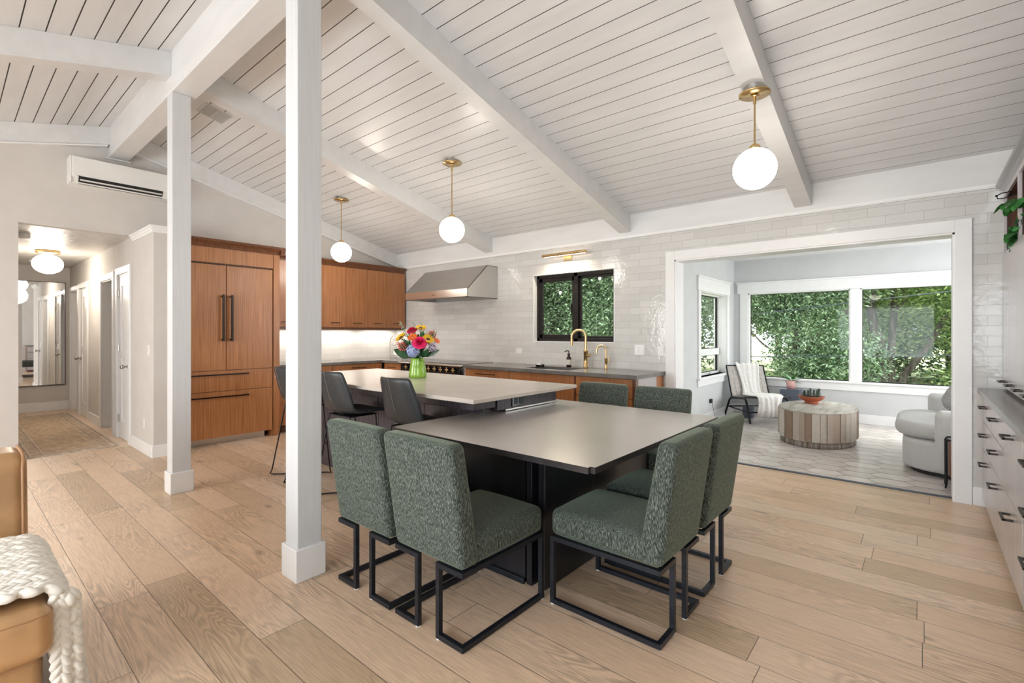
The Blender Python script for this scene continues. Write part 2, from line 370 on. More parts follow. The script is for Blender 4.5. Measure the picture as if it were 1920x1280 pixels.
M['grassblade'] = mk_island_random('dry_grass', (.22, .30, .08), (.66, .60, .34), .8, .3, 2)
M['slab'] = mk_island_random('grey_brown_slab', (.24, .15, .095), (.58, .53, .46), .65, .3, 30)
def mk_fabric():
    m, nt, b = newmat('green_chenille'); L = nt.links.new
    tc = nd(nt, 'ShaderNodeTexCoord'); mp = nd(nt, 'ShaderNodeMapping'); mp.inputs['Scale'].default_value = (430, 430, 55); L(tc.outputs['Object'], mp.inputs[0])
    n1 = nd(nt, 'ShaderNodeTexNoise'); n1.inputs['Scale'].default_value = 1; n1.inputs['Detail'].default_value = 3; L(mp.outputs[0], n1.inputs[0])
    cr = nd(nt, 'ShaderNodeValToRGB'); e = cr.color_ramp.elements; e[0].position = .34; e[0].color = (.010, .017, .014, 1); e[1].position = .68; e[1].color = (.235, .265, .23, 1)
    x = e.new(.5); x.color = (.052, .066, .055, 1)
    L(n1.outputs[0], cr.inputs[0]); L(cr.outputs[0], b.inputs['Base Color'])
    bp = nd(nt, 'ShaderNodeBump'); bp.inputs['Strength'].default_value = .4; bp.inputs['Distance'].default_value = .002; L(n1.outputs[0], bp.inputs['Height']); L(bp.outputs[0], b.inputs['Normal'])
    setp(b, rough=.85, sheen=.35, spec=.25); b.inputs['Sheen Tint'].default_value = (.75, .9, .7, 1); return m
M['fabric'] = mk_fabric()
def mk_glass():
    m, nt, b = newmat('window_glass'); nt.nodes.remove(b); out = nt.nodes['Material Output']
    tr = nd(nt, 'ShaderNodeBsdfTransparent'); gl = nd(nt, 'ShaderNodeBsdfGlossy'); gl.inputs['Roughness'].default_value = .01
    lw = nd(nt, 'ShaderNodeLayerWeight'); lw.inputs[0].default_value = .5
    pw = nd(nt, 'ShaderNodeMath', operation='POWER'); pw.inputs[1].default_value = 5; nt.links.new(lw.outputs['Facing'], pw.inputs[0])
    fr = nd(nt, 'ShaderNodeMath', operation='MULTIPLY_ADD'); fr.inputs[1].default_value = .35; fr.inputs[2].default_value = .008; nt.links.new(pw.outputs[0], fr.inputs[0])
    mx = nd(nt, 'ShaderNodeMixShader')
    no = nd(nt, 'ShaderNodeTexNoise'); no.inputs['Scale'].default_value = .5; cr = nd(nt, 'ShaderNodeValToRGB')
    cr.color_ramp.elements[0].color = (.93, .96, .95, 1); cr.color_ramp.elements[1].color = (.96, .98, .97, 1)
    nt.links.new(no.outputs[0], cr.inputs[0]); nt.links.new(cr.outputs[0], tr.inputs[0])
    nt.links.new(fr.outputs[0], mx.inputs[0]); nt.links.new(tr.outputs[0], mx.inputs[1]); nt.links.new(gl.outputs[0], mx.inputs[2]); nt.links.new(mx.outputs[0], out.inputs[0]); return m
M['glass'] = mk_glass()
def mk_rug():
    m, nt, b = newmat('faded_oriental_rug'); L = nt.links.new
    tc = nd(nt, 'ShaderNodeTexCoord'); sep = nd(nt, 'ShaderNodeSeparateXYZ'); L(tc.outputs['Generated'], sep.inputs[0])
    def mth(op, a, bb=None):
        n = nd(nt, 'ShaderNodeMath', operation=op)
        for i, v in enumerate((a, bb)):
            if v is None: continue
            if isinstance(v, (int, float)): n.inputs[i].default_value = v
            else: L(v, n.inputs[i])
        return n.outputs[0]
    dx = mth('MULTIPLY', mth('MINIMUM', sep.outputs[0], mth('SUBTRACT', 1, sep.outputs[0])), 3.65); dy = mth('MULTIPLY', mth('MINIMUM', sep.outputs[1], mth('SUBTRACT', 1, sep.outputs[1])), .8)
    d = mth('MINIMUM', dx, dy)
    cr = nd(nt, 'ShaderNodeValToRGB'); cr.color_ramp.interpolation = 'CONSTANT'; e = cr.color_ramp.elements
    e[0].position = 0; e[0].color = (.52, .44, .36, 1); e[1].position = .02; e[1].color = (.30, .20, .15, 1)
    for p, c in ((.035, (.55, .46, .37)), (.055, (.48, .37, .27)), (.13, (.30, .21, .15)), (.14, (.56, .48, .38)), (.155, (.50, .37, .25))):
        x = e.new(p); x.color = (*c, 1)
    L(d, cr.inputs[0])
    vo = nd(nt, 'ShaderNodeTexVoronoi'); vo.inputs['Scale'].default_value = 17; L(tc.outputs['Object'], vo.inputs['Vector'])
    no = nd(nt, 'ShaderNodeTexNoise'); no.inputs['Scale'].default_value = 30; no.inputs['Detail'].default_value = 4; L(tc.outputs['Object'], no.inputs[0])
    k = mth('MULTIPLY', mth('ADD', mth('MULTIPLY', vo.outputs['Distance'], .6), .72), mth('ADD', mth('MULTIPLY', no.outputs[0], .7), .65))
    mx = nd(nt, 'ShaderNodeVectorMath', operation='SCALE'); L(cr.outputs[0], mx.inputs[0]); L(k, mx.inputs['Scale']); L(mx.outputs[0], b.inputs['Base Color'])
    setp(b, rough=.95); return m
M['rug'] = mk_rug()

# ============================================================ ROOM SHELL
XA, YT, RY = -7.13, 5.21, 1.31          # far gable wall, tiled wall, ridge line
XR, YB = .98, -3.3                      # right wall, wall behind the camera
def zc(y): return 3.70-.254*abs(y-RY)
struct(MB().box(-12.4, 2.6, YB-.1, 5.30, -.1, 0).build('floor', M['floor']))
def roof(name, y0, y1, step, anchor):
    mb = MB(); ys = []; k = math.ceil((min(y0, y1)-anchor)/step); y = anchor+k*step
    while y < max(y0, y1): ys.append(y); y += step
    pts = [(min(y0, y1), zc(min(y0, y1)), 0)]
    for y in ys:
        pts += [(y-.0035, zc(y), 0), (y-.002, zc(y)+.007, 1), (y+.002, zc(y)+.007, 1), (y+.0035, zc(y), 1)]
    pts.append((max(y0, y1), zc(max(y0, y1)), 0))
    x0, x1 = XA-.02, XR+.02
    for i in range(len(pts)-1):
        a, b = pts[i], pts[i+1]; g = 1 if (b[2] == 1) else 0
        mb.add([(x0, a[0], a[1]), (x0, b[0], b[1]), (x1, b[0], b[1]), (x1, a[0], a[1])], [(0, 1, 2, 3)], g)
    a, b = pts[0], pts[-1]
    mb.prism([(a[0], a[1]+.02), (b[0], b[1]+.02), (b[0], b[1]+.14), (a[0], a[1]+.14)], 'x', x0, x1, 0)
    return struct(mb.build(name, [M['ceil_paint'], M['gap']]))
roof('ceiling', RY, 5.42, .1317, 2.766)
roof('ceiling', YB-.1, RY, .133, .348)
# gable wall with the hallway opening
mb = MB()
def gable(y0, y1, z0, mb, x0=XA-.12, x1=XA):
    ys = [y0]+([RY] if y0 < RY < y1 else [])+[y1]
    mb.prism([(y0, z0)]+[(y, zc(y)) for y in ys]+[(y1, z0)], 'x', x0, x1)
gable(YB, .515, 0, mb); gable(.515, 1.60, 2.487, mb); gable(1.60, 5.21, 0, mb)
struct(mb.build('wall_left', M['wall']))
# tiled wall with kitchen window and sunroom opening
def wall_y(name, mat, y0, y1, xs, zs, holes):
    mb = MB(); X = sorted(set(xs+[h[0] for h in holes]+[h[1] for h in holes])); Z = sorted(set(zs+[h[2] for h in holes]+[h[3] for h in holes]))
    for i in range(len(X)-1):
        for j in range(len(Z)-1):
            cx, cz = (X[i]+X[i+1])/2, (Z[j]+Z[j+1])/2
            if any(h[0] < cx < h[1] and h[2] < cz < h[3] for h in holes): continue
            mb.box(X[i], X[i+1], y0, y1, Z[j], Z[j+1])
    return mb
OX0, OX1, OZ = -2.07, .198, 2.137       # sunroom opening
WX0, WX1, WZ0, WZ1 = -4.03, -2.812, 1.226, 2.116
hs = [(OX0, OX1, -.5, OZ), (WX0, WX1, WZ0, WZ1)]
struct(wall_y('wall', None, YT, YT+.012, [XA, XR], [.90, 2.462], hs).build('wall_back', M['tile_x']))
mb = wall_y('w', None, YT+.0125, YT+.20, [XA-.1, XR+.1], [0, 2.80], hs); struct(mb.build('wall_back_core', M['wall'])).name = 'wall_back'
mb = MB().box(.32, XR, YT-.001, YT+.012, 0, .90); struct(mb.build('wall_back', M['wall']))
# header board and its thin molding above the tile
struct(MB().box(XA, XR, YT-.022, YT+.012, 2.475, zc(YT)+.01).build('trim_1', M['white_paint']))
struct(MB().box(XA, XR, YT-.034, YT+.012, 2.452, 2.475).box(XA, XR, YT-.026, YT+.012, 2.445, 2.452).build('trim_2', M['trim']))
struct(MB().box(XR, XR+.12, YB, YT+.2, 0, 3.9).build('wall_right', M['wall']))
# wall behind the camera with two openings added to let in light
RW = [(-2.35, .35, .45, 2.3), (-5.95, -3.25, .45, 2.3)]
struct(wall_y('w', None, YB-.12, YB, [XA-.1, XR+.1], [0, 2.56], RW).build('wall_rear', M['wall']))
# sunroom casing
mb = MB().rbox(OX0-.10, OX0, YT-.022, YT, 0, OZ+.10, .003).rbox(OX1, OX1+.10, YT-.022, YT, 0, OZ+.10, .003).rbox(OX0, OX1, YT-.021, YT, OZ, OZ+.10, .003)
mb.box(OX0-.001, OX0+.014, YT-.012, YT+.21, 0, OZ).box(OX1-.014, OX1+.001, YT-.012, YT+.21, 0, OZ).box(OX0, OX1, YT-.012, YT+.21, OZ-.014, OZ+.001)
struct(mb.build('trim_3', M['trim']))
struct(MB().rbox(.300, .52, YT-.016, YT, .0, .145, .003).build('baseboard_back', M['trim']))
struct(MB().rbox(OX0+.014, OX1-.014, 5.275, 5.32, -.01, .008, .003).build('trim_4', M['slate']))
# far wall beam molding
mb = MB()
for y0, y1 in ((1.44, YT-.02), (YB, 1.22)):
    mb.prism([(y0, zc(y0)-.222), (y0, zc(y0)-.205), (y1, zc(y1)-.205), (y1, zc(y1)-.222)], 'x', XA, XA+.095)
mb.box(XA, XA+.03, 1.21, 1.445, 3.335, 3.35)
struct(mb.build('trim_5', M['trim']))

# wing wall at the corner of the hallway, hallway
WY = 1.47
DR = [(-7.87, -7.30, 0, 2.08), (-8.84, -8.14, 0, 2.06), (-10.52, -9.88, 0, 2.06), (-11.38, -10.66, 0, 2.06)]
mb = wall_y('w', None, WY, WY+.13, [-11.5, -6.28], [0, 2.487], DR)
mb.box(XA, -6.28, WY+.13, WY+.155, 0, 2.487)
struct(mb.build('wall_hall_right', M['wall']))
struct(MB().box(-11.6, XA-.12, .385, .515, 0, 2.55).build('wall_hall_left', M['wall']))
struct(MB().box(-11.62, -11.5, .4, 1.6, 0, 2.55).build('wall_hall_end', M['wall']))
struct(MB().box(-11.6, XA-.12, .4, 1.6, 2.487, 2.56).build('ceiling', M['hall_ceil']))
# rooms glimpsed past the hall doorways
struct(MB().box(-9.4, -8.0, 2.6, 2.7, 0, 2.5).box(-9.5, -9.4, WY+.13, 2.7, 0, 2.5).box(-8.0, -7.95, WY+.13, 2.7, 0, 2.5).box(-9.5, -7.9, WY+.13, 2.7, 2.5, 2.55).build('wall_bedroom', M['wall']))
struct(MB().box(-11.9, -10.6, 2.6, 2.7, 0, 2.5).box(-12., -11.9, WY+.13, 2.7, 0, 2.5).box(-10.6, -10.55, WY+.13, 2.7, 0, 2.5).box(-12., -10.5, WY+.13, 2.7, 2.5, 2.55).build('wall_bathroom', M['wall']))
# crown on the wing wall
mb = MB()
for k, (d, z0, z1) in enumerate(((.012, 2.42, 2.445), (.026, 2.445, 2.468), (.042, 2.468, 2.492))):
    mb.box(XA, -6.28+d, WY-d, WY+.155, z0, z1)
struct(mb.build('trim_6', M['trim']))
# baseboards
def bb(name, boxes):
    mb = MB()
    for b in boxes: mb.rbox(*b, r=.004)
    return struct(mb.build(name, M['trim']))
BH = .135
bb('baseboard_hall_right', [(-7.19, -6.281, WY-.018, WY, 0, BH), (-6.28, -6.262, WY-.018, WY+.155, 0, BH), (-9.77, -8.95, WY-.018, WY, 0, BH)])
bb('baseboard_hall_end', [(-11.5, -11.482, .52, WY, 0, BH+.02)])
bb('baseboard_left', [(XA, XA+.018, YB, .515, 0, BH)])
# hall doors and casings
def casing(n, x0, x1, zt, w=.085):
    mb = MB().rbox(x0-w, x0, WY-.02, WY, 0, zt+w, .003).rbox(x1, x1+w, WY-.02, WY, 0, zt+w, .003).rbox(x0, x1, WY-.0195, WY, zt, zt+w, .003)
    mb.box(x0, x0+.012, WY, WY+.13, 0, zt).box(x1-.012, x1, WY, WY+.13, 0, zt).box(x0, x1, WY, WY+.13, zt-.012, zt)
    return struct(mb.build('trim_%d' % n, M['trim']))
for i, h in enumerate(DR): casing(7+i, h[0], h[1], h[3], .085 if i < 3 else .07)
struct(MB().box(-8.846, -8.838, WY+.04, WY+.08, .93, 1.0).build('trim_strike_plate', M['chrome'])).name = 'trim_11'
def door(n, x0, x1, zt, knob_side):
    y = WY+.006; mb = MB(); st = .11
    mb.box(x0, x0+st, y, y+.035, .01, zt).box(x1-st, x1, y, y+.035, .01, zt)
    for a, b in ((.01, .22), (zt-.13, zt), (1.02, 1.13)): mb.box(x0+st, x1-st, y, y+.035, a, b)
    mb.box(x0+st, x1-st, y+.012, y+.026, .2, zt-.1)
    d = struct(mb.build('door_%d' % n, M['trim']))
    kx = x1-.06 if knob_side > 0 else x0+.06; hx = x0 if knob_side > 0 else x1
    m2 = MB().cyl((kx, y, .93), (kx, y-.012, .93), .028).cyl((kx, y-.01, .93), (kx, y-.05, .93), .010); m2.ball((kx, y-.062, .93), (.027, .024, .027))
    m2.build('knob', M['chrome'], d)
    for z in (.25, 1.15, zt-.22): MB().rbox(hx-.012, hx+.012, y-.012, y+.002, z-.045, z+.045, .003).cyl((hx, y-.01, z-.05), (hx, y-.01, z+.05), .006, 8).build('hinge', M['chrome'], d)
    return d
door(1, -7.855, -7.315, 2.065, 1); door(2, -10.505, -9.895, 2.045, -1)

# ---------------- ridge beam, rafters, posts
def beamthing(mb, label, name='ceiling_beam', cat='beam', group=None): return tag(mb.build(name, M['white_paint']), label, cat, group)
beamthing(MB().rbox(XA+.001, XR-.001, 1.238, 1.418, 3.348, 3.70, .006), 'massive white painted ridge beam running along the peak of the vaulted ceiling', 'ridge_beam')
def rafter(x0, x1, side, label):
    a, b = (1.419, YT-.023) if side > 0 else (YB, 1.237)
    mb = MB().prism([(a, zc(a)-.2), (b, zc(b)-.2), (b, zc(b)-.001), (a, zc(a)-.001)], 'x', x0, x1)
    return beamthing(mb, label)
for x0, x1, n in ((-.915, -.775, 'white rafter beam above the right globe pendant, ending by the sunroom opening'), (-2.73, -2.59, 'white rafter beam slanting down to the wall right of the brass picture light'),
                  (-4.91, -4.77, 'white rafter beam slanting down to the wall between range hood and brass picture light'), (XA+.001, XA+.085, 'white half beam running down the gable wall above the wood wall cabinets')):
    rafter(x0, x1, 1, n)
for x0, x1, n in ((-4.91, -4.77, 'short white rafter beam left of the ridge beam, above the left post'), (XA+.001, XA+.085, 'white half beam along the gable wall above the air conditioner'),
                  (-2.73, -2.59, 'white rafter beam on the near slope above the nearer post'), (-.915, -.775, 'white rafter beam on the near slope close to the right wall')):
    rafter(x0, x1, -1, n)
def post(x0, x1, label):
    t = thing('structural_post', label, 'post', ((x0+x1)/2, 1.307, 0))
    MB().rbox(x0, x1, 1.238, 1.376, 0.005, 3.348, .004).build('shaft', M['post_paint'], t)
    MB().rbox(x0-.016, x1+.016, 1.222, 1.392, 0, .175, .004).build('base_trim', M['trim'], t)
post(-2.70, -2.561, 'nearer square white post with boxed base, beside the green chairs')
post(-4.884, -4.747, 'farther square white post with boxed base, standing before the wood refrigerator')

# ---------------- sunroom
SX0, SX1, SY, SZ = -2.46, 2.5, 8.8, 2.56
mb = MB().box(SX0, SX1, 5.30, SY, -.1, -.004, 1)
tl, tw, gp = .34, .105, .0045; random.seed(3)
def clipbox(p): return (min(max(p[0], SX0), SX1), min(max(p[1], 5.322), SY))
cx0 = tl*.75
i = 0; y = 5.3
while y < SY+.1:
    x = SX0-.3+(cx0 if i % 2 else 0)
    while x < SX1+.3:
        h = tl/2-gp; q = tl/4; w = tw-gp
        pts = [(x-h, y), (x-q, y-w), (x+q, y-w), (x+h, y), (x+q, y+w), (x-q, y+w)]
        pts = [clipbox(p) for p in pts]
        if max(p[0] for p in pts)-min(p[0] for p in pts) > .02 and max(p[1] for p in pts)-min(p[1] for p in pts) > .02:
            mb.add([(p[0], p[1], 0) for p in pts], [(0, 1, 2, 3, 4, 5)], 0)
        x += tl*1.5
    y += tw; i += 1
struct(mb.build('floor', [M['hex'], plain('tile_grout', (.16, .14, .12), .9)]))
mb = MB(); Y2 = (7.12, 8.36, .69, 1.955)
for y0, y1, z0, z1 in ((5.40, Y2[0], 0, SZ), (Y2[1], SY+.2, 0, SZ), (Y2[0], Y2[1], 0, Y2[2]), (Y2[0], Y2[1], Y2[3], SZ)): mb.box(SX0-.2, SX0, y0, y1, z0, z1)
struct(mb.build('wall_sunroom_left', M['wall_sun']))
W3 = [(-2.24, 1.6, .615, 2.0)]
struct(wall_y('w', None, SY, SY+.2, [SX0-.2, SX1+.1], [0, SZ], W3).build('wall_sunroom_back', M['wall_sun']))
struct(MB().box(SX1, SX1+.12, 5.4, SY+.2, 0, SZ).box(XR, SX1, 5.41, 5.5, 0, SZ).build('wall_sunroom_right', M['wall_sun']))
struct(MB().box(SX0-.2, SX1+.12, 5.40, SY+.2, SZ, SZ+.1).build('ceiling', M['ceil_flat']))
struct(MB().box(SX0, SX0+.4, 5.411, 5.43, 0, SZ).box(.21, SX1, 5.411, 5.43, 0, SZ).build('wall_sunroom_front', M['wall_sun']))
bb('baseboard_sunroom_back', [(SX0, SX1, SY-.018, SY, 0, .14)]); bb('baseboard_sunroom_left', [(SX0, SX0+.018, 5.43, SY, 0, .14)])
# window 3: big picture window
mb = MB().rbox(-2.36, -2.24, SY-.022, SY, .615, 2.0, .003).rbox(-.82, -.70, SY-.02, SY+.12, .615, 2.0, .003).rbox(1.6, 1.7, SY-.022, SY, .615, 2.0, .003)
mb.rbox(-2.40, 1.74, SY-.028, SY, 2.0, 2.175, .003).rbox(-2.42, 1.76, SY-.045, SY, 2.16, 2.185, .003)
mb.rbox(-2.40, 1.74, SY-.05, SY+.10, .585, .615, .004).rbox(-2.38, 1.72, SY-.022, SY, .475, .585, .003)
for x0, x1 in ((-2.24, -.82), (-.70, 1.6)):
    mb.box(x0, x0+.018, SY, SY+.12, .615, 2.0).box(x1-.018, x1, SY, SY+.12, .615, 2.0).box(x0, x1, SY, SY+.12, 1.985, 2.0)
w3 = struct(mb.build('window_3', M['trim']))
MB().box(-2.222, -.838, SY+.10, SY+.106, .62, 1.985).box(-.682, 1.582, SY+.10, SY+.106, .62, 1.985).build('glass_pane', M['glass'], w3)
mb = MB()
for x0, x1 in ((-2.222, -.838), (-.682, 1.582)):
    for a in ((x0, x0+.008, .615, 1.985), (x1-.008, x1, .615, 1.985), (x0, x1, .615, .622), (x0, x1, 1.978, 1.985)): mb.box(a[0], a[1], SY+.09, SY+.112, a[2], a[3])
mb.build('gasket', M['bronze'], w3)
# window 2: narrow side window
mb = MB().rbox(SX0, SX0+.022, Y2[0]-.1, Y2[0], Y2[2], Y2[3], .003).rbox(SX0, SX0+.022, Y2[1], Y2[1]+.1, Y2[2], Y2[3], .003).rbox(SX0, SX0+.028, Y2[0]-.13, Y2[1]+.12, Y2[3], Y2[3]+.2, .003)
mb.rbox(SX0, SX0+.045, Y2[0]-.14, Y2[1]+.14, Y2[3]+.19, Y2[3]+.215, .003).rbox(SX0-.16, SX0+.05, Y2[0]-.14, Y2[1]+.12, Y2[2]-.03, Y2[2], .004).rbox(SX0, SX0+.022, Y2[0]-.12, Y2[1]+.1, Y2[2]-.13, Y2[2]-.03, .003)
for a, b, c, d in ((Y2[0], Y2[0]+.03, Y2[2], Y2[3]), (Y2[1]-.03, Y2[1], Y2[2], Y2[3]), (Y2[0], Y2[1], Y2[2], Y2[2]+.03), (Y2[0], Y2[1], Y2[3]-.03, Y2[3]), (Y2[0], Y2[1], .99, 1.09)): mb.box(SX0-.19, SX0-.10, a, b, c, d)
mb.box(SX0-.19, SX0, Y2[1]-.012, Y2[1], Y2[2], Y2[3]).box(SX0-.19, SX0, Y2[0], Y2[0]+.012, Y2[2], Y2[3]).box(SX0-.19, SX0, Y2[0], Y2[1], Y2[3]-.012, Y2[3])
w2 = struct(mb.build('window_2', M['trim']))
MB().box(SX0-.15, SX0-.145, Y2[0]+.03, Y2[1]-.03, 1.09, 1.925).box(SX0-.15, SX0-.145, Y2[0]+.03, Y2[1]-.03, .72, .99).build('glass_pane', M['glass'], w2)
mb = MB()
for z0, z1 in ((1.09, 1.925), (.72, .99)):
    for a in ((Y2[0]+.03, Y2[0]+.045, z0, z1), (Y2[1]-.055, Y2[1]-.03, z0, z1), (Y2[0]+.03, Y2[1]-.03, z0, z0+.012), (Y2[0]+.03, Y2[1]-.03, z1-.012, z1)): mb.box(SX0-.16, SX0-.135, *a)
mb.build('sash', M['bronze'], w2)
MB().tube([(SX0-.09, 7.75, .705), (SX0-.05, 7.75, .72), (SX0-.045, 7.68, .725)], .006, 8).build('crank', M['chrome'], w2)
# window 1: black kitchen slider
mb = MB(); f = .045; y0, y1 = YT+.07, YT+.15; xm = -3.40
for a in ((WX0+.002, WX1-.002, WZ0+.002, WZ0+f), (WX0+.002, WX1-.002, WZ1-f, WZ1-.002), (WX0+.002, WX0+f, WZ0, WZ1), (WX1-f, WX1-.002, WZ0, WZ1), (xm-.03, xm+.03, WZ0, WZ1)): mb.rbox(a[0], a[1], y0, y1, a[2], a[3], .003)
w1 = struct(mb.build('window_1', M['bronze']))
mb = MB()
for a in ((WX0+f, xm, WZ0+f, WZ0+f+.05), (WX0+f, xm, WZ1-f-.05, WZ1-f), (WX0+f, WX0+f+.05, WZ0+f, WZ1-f), (xm-.06, xm-.01, WZ0+f, WZ1-f)): mb.rbox(a[0], a[1], y0+.005, y0+.035, a[2], a[3], .003)
mb.rbox(xm-.075, xm-.06, y0-.005, y0+.01, 1.6, 1.72, .003)
mb.build('sliding_sash', M['bronze'], w1)
mb = MB()
for a in ((xm+.03, WX1-f, WZ0+f, WZ0+f+.03), (xm+.03, WX1-f, WZ1-f-.03, WZ1-f), (xm+.03, xm+.06, WZ0+f, WZ1-f), (WX1-f-.03, WX1-f, WZ0+f, WZ1-f)): mb.rbox(a[0], a[1], y0+.04, y0+.07, a[2], a[3], .003)
mb.build('fixed_sash', M['bronze'], w1)
MB().box(WX0+f+.05, xm-.06, y0+.018, y0+.022, WZ0+f+.05, WZ1-f-.05).box(xm+.06, WX1-f-.03, y0+.053, y0+.057, WZ0+f+.03, WZ1-f-.03).build('glass_pane', M['glass'], w1)
# white returned reveal around the kitchen window
mb = MB().box(WX0-.006, WX0+.004, YT-.006, y0, WZ0-.006, WZ1+.006).box(WX1-.004, WX1+.006, YT-.006, y0, WZ0-.006, WZ1+.006).box(WX0, WX1, YT-.0055, y0, WZ0-.006, WZ0+.003).box(WX0, WX1, YT-.0055, y0, WZ1-.003, WZ1+.006)
struct(mb.build('trim_12', M['trim']))

# ============================================================ KITCHEN
wn_ = M['walnut']
def bar(mb, p0, p1, off, r=.006, w=.0):
    # bar pull from p0 to p1 standing off the face by vector off
    p0, p1, off = Vector(p0), Vector(p1), Vector(off); d = (p1-p0).normalized()
    def sq(a, b, h):
        u = (b-a).normalized(); v = off.normalized() if abs(u.dot(off.normalized())) < .9 else d; w_ = u.cross(v).normalized(); vs = []
        for p in (a, b):
            for s1, s2 in ((-1, -1), (1, -1), (1, 1), (-1, 1)): vs.append(p+v*h*s1+w_*h*s2)
        mb.add(vs, [(0, 3, 2, 1), (4, 5, 6, 7), (0, 1, 5, 4), (1, 2, 6, 5), (2, 3, 7, 6), (3, 0, 4, 7)])
    sq(p0+off, p1+off, r); sq(p0+d*.02, p0+d*.02+off, r*.8); sq(p1-d*.02, p1-d*.02+off, r*.8)
    return mb
FX = -6.45                              # refrigerator face
# built-in refrigerator with wood panels
t = thing('refrigerator', 'tall built-in refrigerator with walnut panel doors, two long vertical handles', 'refrigerator', (-6.8, 2.25, 0))
MB().box(XA+.005, FX-.022, 1.634, 1.69, 0, 2.36).box(XA+.005, FX-.022, 2.79, 2.88, 0, 2.36).box(XA+.005, FX-.03, 1.69, 2.79, .10, 2.36).build('carcass', wn_, t)
MB().rbox(FX-.021, FX, 1.64, 1.685, .0, 2.36, .002).rbox(FX-.021, FX, 2.80, 2.88, 0, 2.36, .002).build('face_stile', wn_, t)
MB().rbox(FX-.021, FX, 1.69, 2.796, 2.178, 2.36, .002).build('top_panel', wn_, t)
MB().box(FX-.024, FX-.006, 1.69, 2.79, 2.163, 2.172).build('vent_strip', M['handle'], t)
for y0, y1, hy in ((1.695, 2.2345, 2.19), (2.2415, 2.785, 2.285)):
    d = MB().rbox(FX-.02, FX+.004, y0, y1, .890, 2.155, .002).build('door', wn_, t)
    mb = MB(); bar(mb, (FX+.004, hy, 1.24), (FX+.004, hy, 1.80), (.055, 0, 0), .011); mb.build('handle', M['handle'], d)
for z0, z1, hz in ((.640, .884, .84), (.085, .634, .575)):
    d = MB().rbox(FX-.02, FX+.004, 1.695, 2.785, z0, z1, .002).build('drawer', wn_, t)
    mb = MB(); bar(mb, (FX+.004, 1.85, hz), (FX+.004, 2.48, hz), (.045, 0, 0), .008); mb.build('handle', M['handle'], d)
MB().box(FX-.10, FX-.085, 1.69, 2.72, .0, .085).build('toe_grille', M['steel'], t)
prof = [(0, 0), (.012, 0), (.018, .02), (.03, .045), (.055, .07), (.062, .095), (0, .095)]
mb = MB().prism([(FX-.001+a, 2.36+b) for a, b in prof], 'y', 1.634, 2.94)
mb.prism([(2.88+a, 2.36+b) for a, b in prof], 'x', XA+.005, FX+.05)
mb.build('crown', M['walnut_dark'], t)
# wall cabinets
UX = -6.80
def wall_cab(y0, y1, label, n=2, side=False):
    t = thing('wall_cabinet', label, 'cabinet', (-6.97, (y0+y1)/2, 1.40), 'walnut wall cabinets')
    MB().box(XA+.013, UX-.022, y0+.001, y1-.001, 1.405, 2.36).build('carcass', M['walnut_dark'], t)
    w = (y1-y0)/n
    for i in range(n):
        a, b = y0+i*w+.0025, y0+(i+1)*w-.0025
        d = MB().rbox(UX-.021, UX, a, b, 1.425, 2.355, .002).build('door', wn_, t)
        mb = MB(); c = (a+b)/2; bar(mb, (UX, c-.075, 1.495), (UX, c+.075, 1.495), (.028, 0, 0), .005); mb.build('handle', M['handle'], d)
    MB().rbox(UX-.03, UX-.012, y0, y1, 1.388, 1.4245, .002).build('light_rail', M['walnut_dark'], t)
    MB().box(UX-.22, UX-.17, y0+.08, y1-.08, 1.397, 1.4045).build('strip_light', M['ledwarm'], t)
    MB().prism([(UX-.022+a*.9, 2.36+b*.9) for a, b in prof], 'y', y0, y1 + (.0 if not side else 0)).build('crown', M['walnut_dark'], t)
wall_cab(2.945, 3.675, 'walnut wall cabinet right beside the tall refrigerator, partly behind the near post')
wall_cab(3.675, 4.429, 'two-door walnut wall cabinet in the middle of the upper run')
wall_cab(4.429, 5.170, 'two-door walnut wall cabinet ending beside the steel range hood')
MB().box(XA+.013, XA+.02, 2.9, YT, .9, 1.41)
struct(MB().box(XA, XA+.012, 2.89, YT, .90, 1.405).build('wall_left', M['tile_y']))
for y in (3.3, 4.05, 4.8):
    l = area('under_cabinet_strip', (UX-.19, y, 1.385), (0, 0, 0), .03, .6, 2.2, (1, .90, .80))

# base cabinets on the gable wall
BX = -6.51
def base_y(y0, y1, label, drawers):
    t = thing('base_cabinet', label, 'cabinet', (-6.8, (y0+y1)/2, 0), 'walnut base cabinets')
    MB().box(XA+.013, BX-.022, y0, y1, .10, .872).box(XA+.013, BX-.08, y0, y1, 0, .10).build('carcass', M['walnut_dark'], t)
    zs = [(.105, .40), (.405, .66), (.665, .868)]
    for z0, z1 in zs[:] if drawers else zs:
        d = MB().rbox(BX-.021, BX, y0+.002, y1-.002, z0, z1, .002).build('drawer', wn_, t)
        mb = MB(); c = (y0+y1)/2; bar(mb, (BX, c-.12, z1-.05), (BX, c+.12, z1-.05), (.03, 0, 0), .005); mb.build('handle', M['handle'], d)
base_y(2.89, 3.66, 'walnut base cabinet next to the refrigerator, seen behind the near post', 1)
base_y(3.665, 4.50, 'walnut base cabinet under the lit backsplash, toward the corner', 1)
